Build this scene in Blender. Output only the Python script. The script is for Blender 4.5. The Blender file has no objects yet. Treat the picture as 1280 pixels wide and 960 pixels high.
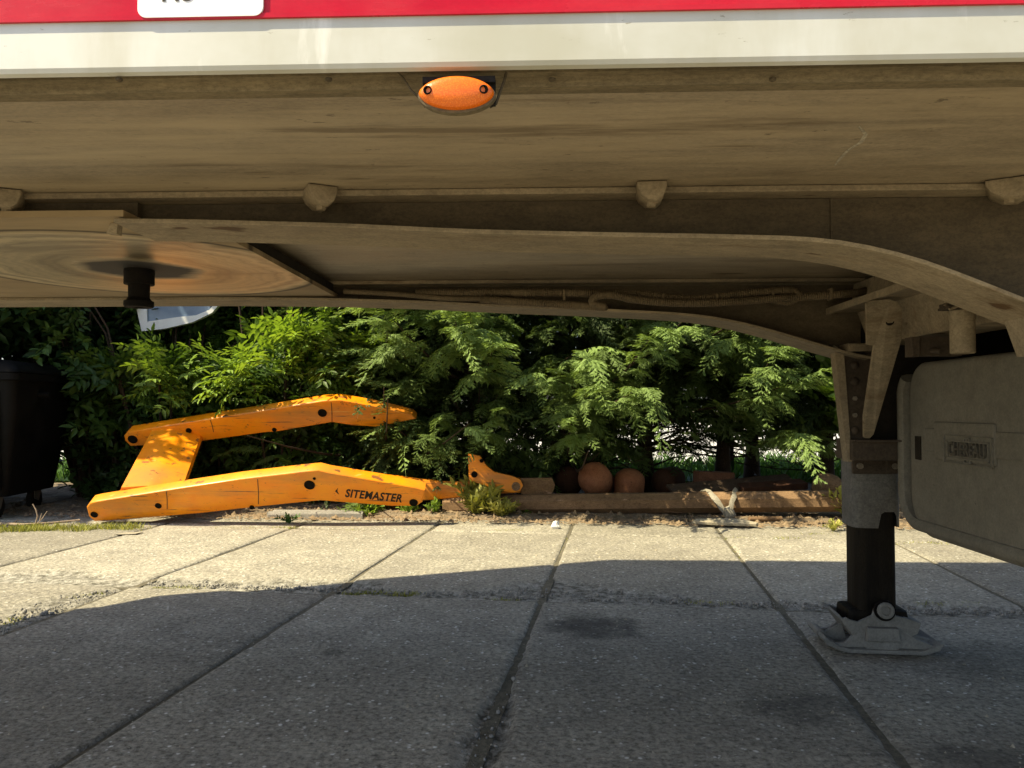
import bpy, bmesh, math, random
import numpy as np
from mathutils import Vector, Matrix, Euler
S = bpy.context.scene
COL = S.collection
R = math.radians
# ------------------------------------------------------------ camera
CAM_H = 0.82
F = 961.0
PITCH = math.atan(30 / F)
cam_d = bpy.data.cameras.new('camera')
cam = bpy.data.objects.new('camera', cam_d)
COL.objects.link(cam)
cam_d.sensor_width = 36
cam_d.lens = F / 1280 * 36
cam_d.clip_start = 0.02
cam_d.clip_end = 600
cam.location = (0, 0, CAM_H)
cam.rotation_euler = (R(90) + PITCH, 0, 0)
S.camera = cam
# ------------------------------------------------------------ sky and sun
W = bpy.data.worlds.new('World')
S.world = W
W.use_nodes = True
nt = W.node_tree
nt.nodes.clear()
LDIR = Vector((0.75, 0.29, -1.0)).normalized()       # way the sunlight travels
to_sun = -LDIR
sky = nt.nodes.new('ShaderNodeTexSky')
sky.sky_type = 'NISHITA'
sky.sun_disc = False
sky.sun_elevation = math.asin(to_sun.z)
sky.sun_rotation = math.atan2(to_sun.x, to_sun.y)
sky.air_density = 1.0
sky.dust_density = 2.0
bg = nt.nodes.new('ShaderNodeBackground')
bg.inputs['Strength'].default_value = 0.11
wo = nt.nodes.new('ShaderNodeOutputWorld')
nt.links.new(sky.outputs[0], bg.inputs[0])
nt.links.new(bg.outputs[0], wo.inputs[0])
sl = bpy.data.lights.new('sun', 'SUN')
sl.energy = 5.0
sl.angle = R(0.5)
sl.color = (1.0, 0.87, 0.58)
so = bpy.data.objects.new('sun', sl)
COL.objects.link(so)
so.rotation_euler = LDIR.to_track_quat('-Z', 'Y').to_euler()
so.location = (-20, -8, 28)
S.view_settings.view_transform = 'Standard'
S.view_settings.look = 'None'
S.view_settings.gamma = 1
S.view_settings.exposure = 1.08
S.cycles.max_bounces = 8
S.cycles.diffuse_bounces = 6
S.cycles.transparent_max_bounces = 4
S.cycles.use_denoising = True

# ------------------------------------------------------------ measuring helpers
CP, SP = math.cos(PITCH), math.sin(PITCH)
def ray(px, py):
    a, b = (px - 640) / F, (480 - py) / F
    return Vector((a, CP - b * SP, SP + b * CP))
CAMP = Vector((0, 0, CAM_H))
def atY(px, py, Y):
    d = ray(px, py)
    return CAMP + d * (Y / d.y)
def atZ(px, py, Z=0.0):
    d = ray(px, py)
    return CAMP + d * ((Z - CAM_H) / d.z)
def onplane(px, py, P, N):
    d = ray(px, py)
    return CAMP + d * ((P - CAMP).dot(N) / d.dot(N))

# ------------------------------------------------------------ noise
def _h(i, j, s):
    n = (i.astype(np.int64) * 374761393 + j.astype(np.int64) * 668265263 + s * 1442695041) & 0xFFFFFFFF
    n = ((n ^ (n >> 13)) * 1274126177) & 0xFFFFFFFF
    return ((n ^ (n >> 16)) & 0xFFFF) / 65535.0
def vnoise(x, y, s=0):
    i, j = np.floor(x), np.floor(y)
    fx, fy = x - i, y - j
    fx, fy = fx * fx * (3 - 2 * fx), fy * fy * (3 - 2 * fy)
    a, b = _h(i, j, s), _h(i + 1, j, s)
    c, d = _h(i, j + 1, s), _h(i + 1, j + 1, s)
    return (a * (1 - fx) + b * fx) * (1 - fy) + (c * (1 - fx) + d * fx) * fy
def fbm(x, y, s=0, o=4):
    v, a, t = 0, 0.5, 0
    for k in range(o):
        v = v + a * vnoise(x * 2 ** k, y * 2 ** k, s + k)
        t += a
        a *= 0.5
    return v / t

# ------------------------------------------------------------ materials
def newmat(name):
    m = bpy.data.materials.new(name)
    m.use_nodes = True
    n = m.node_tree
    b = n.nodes['Principled BSDF']
    return m, n, b
def tex(n, kind, scale, detail=6, rough=0.6, coord='Object', stretch=(1, 1, 1), loc=(0, 0, 0)):
    tc = n.nodes.new('ShaderNodeTexCoord')
    mp = n.nodes.new('ShaderNodeMapping')
    mp.inputs['Scale'].default_value = stretch
    mp.inputs['Location'].default_value = loc
    n.links.new(tc.outputs[coord], mp.inputs[0])
    if kind == 'noise':
        t = n.nodes.new('ShaderNodeTexNoise')
        t.inputs['Detail'].default_value = detail
        t.inputs['Roughness'].default_value = rough
    else:
        t = n.nodes.new('ShaderNodeTexVoronoi')
    t.inputs['Scale'].default_value = scale
    n.links.new(mp.outputs[0], t.inputs['Vector'])
    return t
def ramp(n, src, stops):
    r = n.nodes.new('ShaderNodeValToRGB')
    el = r.color_ramp.elements
    while len(el) < len(stops):
        el.new(0.5)
    for e, (p, c) in zip(el, stops):
        e.position = p
        e.color = (c, c, c, 1) if not hasattr(c, '__len__') else (*c, 1)
    n.links.new(src, r.inputs[0])
    return r.outputs[0]
def mix(n, fac, a, b, mode='MIX'):
    m = n.nodes.new('ShaderNodeMix')
    m.data_type = 'RGBA'
    m.blend_type = mode
    for sock, v in ((m.inputs[0], fac), (m.inputs[6], a), (m.inputs[7], b)):
        if isinstance(v, bpy.types.NodeSocket):
            n.links.new(v, sock)
        elif hasattr(v, '__len__'):
            sock.default_value = (*v, 1)
        else:
            sock.default_value = v
    return m.outputs[2]
def bump(n, b, src, strength, dist, chain=None):
    k = n.nodes.new('ShaderNodeBump')
    k.inputs['Strength'].default_value = strength
    k.inputs['Distance'].default_value = dist
    n.links.new(src, k.inputs['Height'])
    if chain:
        n.links.new(chain, k.inputs['Normal'])
    n.links.new(k.outputs[0], b.inputs['Normal'])
    return k.outputs[0]
def mathn(n, op, a, b=None, clamp=False):
    m = n.nodes.new('ShaderNodeMath')
    m.operation = op
    m.use_clamp = clamp
    for sock, v in ((m.inputs[0], a), (m.inputs[1], b)):
        if v is None:
            continue
        if isinstance(v, bpy.types.NodeSocket):
            n.links.new(v, sock)
        else:
            sock.default_value = v
    return m.outputs[0]

def dusty(name, base, dust, amount=0.5, scale=3.0, stretch=(1, 1, 1), rough=0.75, metal=0.0, grain=0.3, spots=None, coord='Object', bmp=0.25, spec=0.25):
    m, n, b = newmat(name)
    b.inputs['Specular IOR Level'].default_value = spec
    t1 = tex(n, 'noise', scale, 8, 0.65, coord, stretch)
    t2 = tex(n, 'noise', scale * 14, 4, 0.7, coord, stretch)
    f = ramp(n, t1.outputs[0], [(max(0, 0.72 - amount), 0.0), (min(1, 1.02 - amount * 0.6), 1.0)])
    c = mix(n, f, base, dust)
    g = ramp(n, t2.outputs[0], [(0.3, 1 - grain), (0.7, 1 + 0.0)])
    c = mix(n, 1.0, c, g, 'MULTIPLY')
    if spots:
        v = tex(n, 'noise', spots[0], 3, 0.5, coord, stretch, (3.1, 7.7, 1.3))
        s = ramp(n, v.outputs[0], [(spots[1], 0.0), (spots[1] + 0.05, 1.0)])
        c = mix(n, s, c, spots[2])
    n.links.new(c, b.inputs['Base Color'])
    rr = ramp(n, t1.outputs[0], [(0.3, rough - 0.15), (0.7, min(1, rough + 0.15))])
    n.links.new(rr, b.inputs['Roughness'])
    b.inputs['Metallic'].default_value = metal
    iso = tuple(q ** 0.35 for q in stretch)
    t3 = tex(n, 'noise', scale * 5.5, 7, 0.72, coord, iso, (9.1, 2.2, 5.3))
    t4 = tex(n, 'noise', 150, 4, 0.8, coord, iso)
    c = mix(n, 1.0, c, ramp(n, t4.outputs[0], [(0.35, 1 - grain * 0.8), (0.5, 1.0), (0.65, 1 + grain * 0.6)]), 'MULTIPLY')
    c = mix(n, 1.0, c, ramp(n, t3.outputs[0], [(0.30, 1 - grain * 0.8), (0.5, 1.0), (0.74, 1 + grain * 0.4)]), 'MULTIPLY')
    n.links.new(c, b.inputs['Base Color'])
    bump(n, b, t2.outputs[0], bmp, 0.003)
    return m
M = {}
M['floor_panel'] = dusty('dusty_floor_panel', (0.215, 0.168, 0.105), (0.335, 0.272, 0.18), 0.52, 1.6, (0.4, 2.0, 1), 0.58, 0, 0.24, (7, 0.68, (0.10, 0.07, 0.035)), bmp=0.35, spec=0.5)
def add_smears(m, col, sc, st, lo, hi, k):
    n = m.node_tree
    b = n.nodes['Principled BSDF']
    src = b.inputs['Base Color'].links[0].from_socket
    t = tex(n, 'noise', sc, 9, 0.68, stretch=st, loc=(6.2, 1.9, 0.4))
    c = mix(n, ramp(n, t.outputs[0], [(lo, 0.0), (hi, k)]), src, col)
    n.links.new(c, b.inputs['Base Color'])
add_smears(M['floor_panel'], (0.37, 0.295, 0.185), 1.3, (0.35, 3.2, 1), 0.50, 0.62, 0.9)
add_smears(M['floor_panel'], (0.12, 0.085, 0.045), 4.5, (0.25, 3.0, 1), 0.57, 0.67, 0.75)
add_smears(M['floor_panel'], (0.09, 0.065, 0.038), 26, (0.8, 2.0, 1), 0.63, 0.67, 0.8)
M['rail_dust'] = dusty('dusty_chassis_paint', (0.19, 0.15, 0.095), (0.35, 0.285, 0.185), 0.5, 2.4, (0.6, 1.3, 1.3), 0.75, 0, 0.28, (12, 0.68, (0.085, 0.05, 0.025)))
add_smears(M['rail_dust'], (0.11, 0.065, 0.028), 5, (0.4, 1.6, 1.6), 0.57, 0.68, 0.7)
add_smears(M['rail_dust'], (0.48, 0.38, 0.23), 3, (0.35, 2.5, 2.5), 0.58, 0.68, 0.6)
M['web'] = dusty('brown_chassis_web', (0.060, 0.046, 0.027), (0.115, 0.09, 0.055), 0.5, 2.0, (0.6, 2, 2), 0.8, 0, 0.3)
M['shade_dark'] = dusty('near_black_shade', (0.015, 0.013, 0.011), (0.035, 0.029, 0.02), 0.4, 3.0, rough=0.7, spec=0.08)  # near-black colour stands in for shade in gaps, slots and the far frame
M['rust_brown'] = dusty('brown_bracket_steel', (0.045, 0.033, 0.022), (0.10, 0.076, 0.052), 0.5, 6, rough=0.75)
M['hose'] = dusty('dusty_corrugated_hose', (0.08, 0.06, 0.032), (0.19, 0.145, 0.085), 0.55, 9, rough=0.8)
M['black'] = dusty('black_greasy_steel', (0.005, 0.0045, 0.004), (0.018, 0.014, 0.010), 0.35, 18, rough=0.75, spec=0.08)
M['leg_dark'] = dusty('oily_black_leg_tube', (0.004, 0.004, 0.004), (0.028, 0.022, 0.014), 0.42, 4, (6, 6, 0.6), 0.6, 0, 0.4, spec=0.08)
M['leg_grey'] = dusty('grey_leg_paint', (0.095, 0.09, 0.078), (0.20, 0.19, 0.165), 0.5, 6, rough=0.75)
M['foot_grey'] = dusty('grey_cast_foot', (0.12, 0.12, 0.108), (0.25, 0.245, 0.222), 0.5, 7, rough=0.85, grain=0.22)
M['box_plastic'] = dusty('dusty_moulded_plastic', (0.125, 0.115, 0.088), (0.195, 0.182, 0.145), 0.5, 3.0, rough=0.75, grain=0.2, spots=(30, 0.74, (0.035, 0.03, 0.025)))
M['name_dirt_shade'] = dusty('grimy_shaded_lettering', (0.06, 0.054, 0.041), (0.11, 0.10, 0.078), 0.5, 30, rough=0.8)  # letters darkened for crevice grime and for the weak shade of the relief
M['bolt'] = dusty('dull_bolt_steel', (0.20, 0.17, 0.12), (0.36, 0.31, 0.24), 0.5, 20, rough=0.5, metal=0.3)
M['white_rail'] = dusty('weathered_white_rail', (0.66, 0.655, 0.60), (0.47, 0.44, 0.32), 0.46, 3.0, (1.6, 1, 0.35), 0.5, 0, 0.05, (22, 0.745, (0.33, 0.30, 0.22)), bmp=0.04)
def rail_mat():
    m, n, b = newmat('tarnished_white_rail')
    t = tex(n, 'noise', 1.8, 6, 0.6, stretch=(1.2, 1, 1.5))
    dr = tex(n, 'noise', 5, 7, 0.6, stretch=(1.6, 1, 0.35))
    gr = tex(n, 'noise', 30, 5, 0.7, stretch=(1, 1, 3), loc=(3, 1, 2))
    c = mix(n, ramp(n, t.outputs[0], [(0.38, 0.0), (0.62, 1.0)]), (0.56, 0.57, 0.535), (0.42, 0.415, 0.34))
    c = mix(n, ramp(n, dr.outputs[0], [(0.48, 0.0), (0.66, 0.6)]), c, (0.40, 0.385, 0.30))
    c = mix(n, ramp(n, dr.outputs[0], [(0.30, 0.8), (0.40, 0.0)]), c, (0.80, 0.80, 0.77))
    c = mix(n, ramp(n, gr.outputs[0], [(0.68, 0.0), (0.72, 0.8)]), c, (0.22, 0.20, 0.14))
    n.links.new(c, b.inputs['Base Color'])
    b.inputs['Roughness'].default_value = 0.45
    bump(n, b, gr.outputs[0], 0.05, 0.001)
    return m
M['white_rail'] = rail_mat()
M['red'] = dusty('red_body_paint', (0.46, 0.006, 0.022), (0.52, 0.045, 0.055), 0.35, 2.5, (1, 1, 3), 0.3, 0, 0.06, bmp=0.02)
M['white_sticker'] = dusty('white_sticker', (0.82, 0.83, 0.83), (0.74, 0.74, 0.72), 0.3, 8, rough=0.35, grain=0.05, bmp=0.02)
M['white_body'] = dusty('white_body_paint', (0.75, 0.75, 0.73), (0.6, 0.6, 0.56), 0.3, 2, rough=0.4, grain=0.05)
M['text_black'] = dusty('black_lettering', (0.012, 0.011, 0.010), (0.03, 0.02, 0.012), 0.4, 30, rough=0.5)
M['lip'] = dusty('dark_rail_lip', (0.12, 0.095, 0.055), (0.25, 0.20, 0.12), 0.4, 5, (0.4, 3, 3), 0.8)
M['rubber'] = dusty('black_rubber', (0.012, 0.012, 0.012), (0.03, 0.028, 0.025), 0.4, 8, rough=0.8, spec=0.08)
M['bin'] = dusty('black_bin_plastic', (0.004, 0.004, 0.004), (0.012, 0.011, 0.010), 0.4, 4, rough=0.6, spec=0.08)
M['bark'] = dusty('rough_bark', (0.035, 0.022, 0.014), (0.09, 0.06, 0.04), 0.5, 14, (1, 1, 0.25), 0.9, grain=0.6)
M['twig'] = dusty('dry_pale_twig', (0.30, 0.22, 0.15), (0.42, 0.33, 0.24), 0.5, 20, rough=0.85)
M['rust'] = dusty('rusty_steel', (0.13, 0.075, 0.038), (0.30, 0.19, 0.105), 0.55, 5, (0.6, 1.5, 1.5), 0.85, grain=0.4, spots=(16, 0.66, (0.34, 0.22, 0.14)))
M['rust_orange'] = dusty('orange_rust_paint', (0.33, 0.115, 0.05), (0.50, 0.22, 0.11), 0.5, 9, rough=0.65, grain=0.3, spots=(26, 0.70, (0.06, 0.03, 0.02)))
M['rust_dark'] = dusty('dark_rust', (0.045, 0.02, 0.012), (0.10, 0.045, 0.025), 0.5, 9, rough=0.9)
M['wood'] = dusty('grey_brown_board', (0.05, 0.032, 0.022), (0.13, 0.09, 0.06), 0.5, 6, (0.3, 4, 4), 0.9, grain=0.5)
M['stone'] = dusty('pale_stone', (0.33, 0.29, 0.21), (0.46, 0.41, 0.31), 0.5, 12, rough=0.9, grain=0.35)
M['kerb'] = dusty('grey_concrete', (0.20, 0.19, 0.17), (0.36, 0.34, 0.30), 0.5, 9, rough=0.9, grain=0.35)
M['rag'] = dusty('dirty_strap_cloth', (0.24, 0.215, 0.165), (0.42, 0.39, 0.32), 0.5, 18, rough=0.95, grain=0.3)
M['paper'] = dusty('white_paper', (0.72, 0.72, 0.70), (0.8, 0.8, 0.8), 0.5, 18, rough=0.8, grain=0.1)
M['wire'] = dusty('green_fence_wire', (0.03, 0.06, 0.035), (0.06, 0.09, 0.06), 0.5, 18, rough=0.6)
M['pink_block'] = dusty('brown_brick', (0.14, 0.06, 0.035), (0.24, 0.12, 0.075), 0.5, 14, rough=0.95, grain=0.4)

# yellow loader paint: chips, scratches and rust bleeding
def loader_paint():
    m, n, b = newmat('chipped_yellow_paint')
    t = tex(n, 'noise', 5, 8, 0.7)
    t2 = tex(n, 'noise', 22, 8, 0.8, stretch=(0.7, 1, 1))
    c = mix(n, ramp(n, t.outputs[0], [(0.35, 0.0), (0.7, 1.0)]), (0.82, 0.225, 0.002), (0.88, 0.32, 0.004))
    chips = ramp(n, t2.outputs[0], [(0.595, 0.0), (0.625, 1.0)])
    c = mix(n, chips, c, (0.20, 0.075, 0.02))
    dirt = ramp(n, tex(n, 'noise', 2.3, 6, 0.6, stretch=(0.5, 1, 2), loc=(4, 2, 1)).outputs[0], [(0.46, 0.0), (0.70, 0.75)])
    c = mix(n, dirt, c, (0.36, 0.17, 0.04))
    n.links.new(c, b.inputs['Base Color'])
    scr = tex(n, 'noise', 14, 5, 0.6, stretch=(0.15, 1, 3.5), loc=(2, 5, 8))
    c = mix(n, ramp(n, scr.outputs[0], [(0.61, 0.0), (0.64, 0.85)]), c, (0.12, 0.06, 0.025))
    c = mix(n, ramp(n, scr.outputs[0], [(0.30, 0.6), (0.34, 0.0)]), c, (0.75, 0.42, 0.10))
    n.links.new(c, b.inputs['Base Color'])
    b.inputs['Roughness'].default_value = 0.34
    bump(n, b, t2.outputs[0], 0.12, 0.003)
    return m
M['yellow'] = loader_paint()

# coupler plate: circular wear polish and grease round the pin
def plate_mat():
    m, n, b = newmat('worn_coupler_plate')
    tc = n.nodes.new('ShaderNodeTexCoord')
    sx = n.nodes.new('ShaderNodeSeparateXYZ')
    n.links.new(tc.outputs['Object'], sx.inputs[0])
    x2 = mathn(n, 'MULTIPLY', sx.outputs[0], sx.outputs[0])
    y2 = mathn(n, 'MULTIPLY', sx.outputs[1], sx.outputs[1])
    r = mathn(n, 'SQRT', mathn(n, 'ADD', x2, y2))
    wob = tex(n, 'noise', 5, 7, 0.7, stretch=(0.5, 1.6, 1))
    r0 = r
    r = mathn(n, 'ADD', r, mathn(n, 'MULTIPLY', mathn(n, 'SUBTRACT', wob.outputs[0], 0.5), 0.13))
    nr = n.nodes.new('ShaderNodeTexNoise')
    nr.noise_dimensions = '1D'
    nr.inputs['Scale'].default_value = 38
    nr.inputs['Detail'].default_value = 5
    n.links.new(r, nr.inputs['W'])
    dust = tex(n, 'noise', 2.4, 7, 0.65, stretch=(0.5, 2.2, 1))
    worn = mix(n, ramp(n, nr.outputs[0], [(0.25, 0.0), (0.70, 1.0)]), (0.19, 0.145, 0.08), (0.47, 0.375, 0.22))
    sm = tex(n, 'noise', 3.2, 8, 0.72, stretch=(0.35, 2.4, 1), loc=(1.7, 0.6, 0))
    worn = mix(n, ramp(n, sm.outputs[0], [(0.52, 0.0), (0.68, 0.85)]), worn, (0.10, 0.062, 0.025))
    worn = mix(n, ramp(n, sm.outputs[0], [(0.28, 0.7), (0.42, 0.0)]), worn, (0.40, 0.30, 0.15))
    worn = mix(n, ramp(n, dust.outputs[0], [(0.45, 0.0), (0.7, 0.7)]), worn, (0.44, 0.33, 0.18))
    outer = mix(n, ramp(n, dust.outputs[0], [(0.35, 0.0), (0.7, 1.0)]), (0.17, 0.118, 0.058), (0.38, 0.285, 0.155))
    c = mix(n, ramp(n, r0, [(0.435, 0.0), (0.44, 1.0)]), worn, outer)
    c = mix(n, ramp(n, r0, [(0.428, 0.0), (0.434, 0.9), (0.442, 0.9), (0.448, 0.0)]), c, (0.05, 0.033, 0.016))
    c = mix(n, ramp(n, r, [(0.115, 1.0), (0.15, 0.0)]), c, (0.010, 0.007, 0.004))
    c = mix(n, ramp(n, r, [(0.16, 0.0), (0.19, 0.5), (0.215, 0.5), (0.25, 0.0)]), c, (0.10, 0.055, 0.02))
    n.links.new(c, b.inputs['Base Color'])
    b.inputs['Roughness'].default_value = 0.6
    n.links.new(ramp(n, r, [(0.12, 0.0), (0.17, 0.75), (0.40, 0.65), (0.44, 0.0)]), b.inputs['Metallic'])
    rg = ramp(n, r, [(0.12, 0.7), (0.16, 0.30), (0.40, 0.38), (0.44, 0.8)])
    n.links.new(rg, b.inputs['Roughness'])
    bump(n, b, nr.outputs[0], 0.15, 0.003)
    return m
M['plate'] = plate_mat()

def concrete_mat():
    m, n, b = newmat('old_paving_concrete')
    g = n.nodes.new('ShaderNodeNewGeometry')
    def T(kind, scale, detail=5, rough=0.6, st=(1, 1, 1)):
        mp = n.nodes.new('ShaderNodeMapping')
        mp.inputs['Scale'].default_value = st
        n.links.new(g.outputs['Position'], mp.inputs[0])
        t = n.nodes.new('ShaderNodeTexNoise' if kind == 'noise' else 'ShaderNodeTexVoronoi')
        t.inputs['Scale'].default_value = scale
        if kind == 'noise':
            t.inputs['Detail'].default_value = detail
            t.inputs['Roughness'].default_value = rough
        n.links.new(mp.outputs[0], t.inputs['Vector'])
        return t
    big = T('noise', 0.9, 7, 0.6)
    mid = T('noise', 6, 6, 0.7)
    fine = T('noise', 55, 5, 0.8)
    at = n.nodes.new('ShaderNodeAttribute')
    at.attribute_name = 'wear'
    c = mix(n, ramp(n, big.outputs[0], [(0.3, 0.0), (0.7, 1.0)]), (0.265, 0.245, 0.195), (0.385, 0.36, 0.29))
    c = mix(n, ramp(n, mid.outputs[0], [(0.38, 0.55), (0.62, 0.0)]), c, (0.19, 0.175, 0.145))
    c = mix(n, 1.0, c, ramp(n, fine.outputs[0], [(0.36, 0.42), (0.50, 0.95), (0.66, 1.4)]), 'MULTIPLY')
    v = T('vor', 48)
    fl = ramp(n, v.outputs['Distance'], [(0.16, 1.0), (0.30, 0.0)])
    gate = T('noise', 21, 2)
    fl = mathn(n, 'MULTIPLY', fl, ramp(n, gate.outputs[0], [(0.52, 0.0), (0.60, 1.0)]))
    c = mix(n, fl, c, (0.66, 0.64, 0.58))
    v2 = T('vor', 33)
    dk = mathn(n, 'MULTIPLY', ramp(n, v2.outputs['Distance'], [(0.12, 1.0), (0.24, 0.0)]), ramp(n, gate.outputs[0], [(0.38, 0.8), (0.46, 0.0)]))
    c = mix(n, dk, c, (0.09, 0.085, 0.075))
    rub = T('noise', 24, 6, 0.8)
    worn = mix(n, ramp(n, rub.outputs[0], [(0.40, 0.0), (0.60, 1.0)]), (0.085, 0.08, 0.06), (0.44, 0.42, 0.36))
    c = mix(n, mathn(n, 'MULTIPLY', at.outputs['Fac'], 0.85), c, worn)
    # oil stains that lie on the slabs
    sp = n.nodes.new('ShaderNodeSeparateXYZ')
    n.links.new(g.outputs['Position'], sp.inputs[0])
    for (X, Y, rx, ry, k) in ((0.315, 2.92, 0.20, 0.20, 0.75), (0.80, 2.12, 0.22, 0.13, 0.5), (1.12, 1.83, 0.30, 0.10, 0.5), (-0.6, 2.6, 0.05, 0.04, 0.4), (1.55, 2.55, 0.5, 0.25, 0.35), (-0.1, 1.72, .1, .06, .6)):
        dx = mathn(n, 'DIVIDE', mathn(n, 'SUBTRACT', sp.outputs[0], X), rx)
        dy = mathn(n, 'DIVIDE', mathn(n, 'SUBTRACT', sp.outputs[1], Y), ry)
        d = mathn(n, 'ADD', mathn(n, 'MULTIPLY', dx, dx), mathn(n, 'MULTIPLY', dy, dy))
        d = mathn(n, 'ADD', d, mathn(n, 'MULTIPLY', mathn(n, 'SUBTRACT', mid.outputs[0], 0.5), 2.4))
        c = mix(n, ramp(n, d, [(0.1, k), (0.95, 0.0)]), c, (0.045, 0.042, 0.038))
    n.links.new(c, b.inputs['Base Color'])
    b.inputs['Roughness'].default_value = 0.92
    b.inputs['Specular IOR Level'].default_value = 0.15
    oi = n.nodes.new('ShaderNodeObjectInfo')
    c = mix(n, 1.0, c, ramp(n, oi.outputs['Random'], [(0.0, 0.86), (1.0, 1.10)]), 'MULTIPLY')
    n.links.new(c, b.inputs['Base Color'])
    h = mathn(n, 'ADD', mathn(n, 'ADD', fine.outputs[0], mathn(n, 'MULTIPLY', mathn(n, 'MULTIPLY', rub.outputs[0], at.outputs['Fac']), 4.0)), mathn(n, 'MULTIPLY', v.outputs['Distance'], -0.7))
    k1 = bump(n, b, h, 0.8, 0.005)
    bump(n, b, mid.outputs[0], 0.35, 0.012, k1)
    return m
M['concrete'] = concrete_mat()

def soil_mat(name, a, bcol, cc):
    m, n, b = newmat(name)
    t = tex(n, 'noise', 3, 8, 0.7, 'Object')
    t2 = tex(n, 'noise', 60, 6, 0.75, 'Object')
    c = mix(n, ramp(n, t.outputs[0], [(0.35, 0.0), (0.65, 1.0)]), a, bcol)
    c = mix(n, ramp(n, t2.outputs[0], [(0.42, 0.7), (0.6, 0.0)]), c, cc)
    n.links.new(c, b.inputs['Base Color'])
    b.inputs['Roughness'].default_value = 0.95
    bump(n, b, t2.outputs[0], 0.8, 0.012)
    return m
M['soil'] = soil_mat('dry_soil', (0.13, 0.095, 0.06), (0.33, 0.265, 0.18), (0.07, 0.05, 0.032))
M['joint'] = soil_mat('joint_dirt', (0.12, 0.105, 0.07), (0.20, 0.175, 0.12), (0.06, 0.055, 0.035))
M['road'] = soil_mat('pale_road', (0.50, 0.49, 0.46), (0.60, 0.59, 0.56), (0.42, 0.41, 0.39))
M['litter'] = dusty('leaf_litter', (0.14, 0.09, 0.05), (0.36, 0.27, 0.17), 0.5, 25, rough=0.95, grain=0.4)

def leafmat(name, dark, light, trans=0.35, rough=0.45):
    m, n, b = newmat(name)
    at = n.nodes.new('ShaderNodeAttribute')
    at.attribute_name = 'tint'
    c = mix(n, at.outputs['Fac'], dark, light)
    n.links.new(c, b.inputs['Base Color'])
    b.inputs['Roughness'].default_value = rough
    b.inputs['Specular IOR Level'].default_value = 0.35
    tr = n.nodes.new('ShaderNodeBsdfTranslucent')
    c2 = mix(n, 1.0, c, (1.3, 1.25, 0.5), 'MULTIPLY')
    n.links.new(c2, tr.inputs[0])
    ms = n.nodes.new('ShaderNodeMixShader')
    ms.inputs[0].default_value = trans
    n.links.new(b.outputs[0], ms.inputs[1])
    n.links.new(tr.outputs[0], ms.inputs[2])
    n.links.new(ms.outputs[0], n.nodes['Material Output'].inputs[0])
    return m
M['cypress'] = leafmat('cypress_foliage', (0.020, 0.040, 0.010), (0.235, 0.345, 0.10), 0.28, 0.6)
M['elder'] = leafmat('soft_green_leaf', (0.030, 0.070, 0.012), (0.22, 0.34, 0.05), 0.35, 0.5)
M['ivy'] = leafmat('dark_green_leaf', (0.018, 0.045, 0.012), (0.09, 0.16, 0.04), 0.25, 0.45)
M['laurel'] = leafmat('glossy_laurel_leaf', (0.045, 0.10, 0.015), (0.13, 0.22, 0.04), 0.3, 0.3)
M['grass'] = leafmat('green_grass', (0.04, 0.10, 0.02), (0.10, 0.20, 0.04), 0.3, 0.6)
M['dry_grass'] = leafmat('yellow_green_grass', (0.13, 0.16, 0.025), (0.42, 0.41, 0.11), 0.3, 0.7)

def lens_mat():
    m, n, b = newmat('amber_lens')
    v = tex(n, 'vor', 520, coord='Object')
    c = mix(n, ramp(n, v.outputs['Distance'], [(0.1, 0.0), (0.6, 1.0)]), (0.85, 0.20, 0.01), (0.70, 0.13, 0.004))
    n.links.new(c, b.inputs['Base Color'])
    b.inputs['Roughness'].default_value = 0.22
    b.inputs['Subsurface Weight'].default_value = 0.0
    bump(n, b, v.outputs['Distance'], 0.12, 0.0006)
    return m
M['amber'] = lens_mat()
def glass_mat():
    m, n, b = newmat('blue_grey_pane')
    t = tex(n, 'noise', 3, 4, 0.5)
    c = mix(n, ramp(n, t.outputs[0], [(0.4, 0.0), (0.6, 1.0)]), (0.10, 0.15, 0.24), (0.19, 0.25, 0.34))
    n.links.new(c, b.inputs['Base Color'])
    b.inputs['Roughness'].default_value = 0.15
    return m
M['pane'] = glass_mat()

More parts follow.
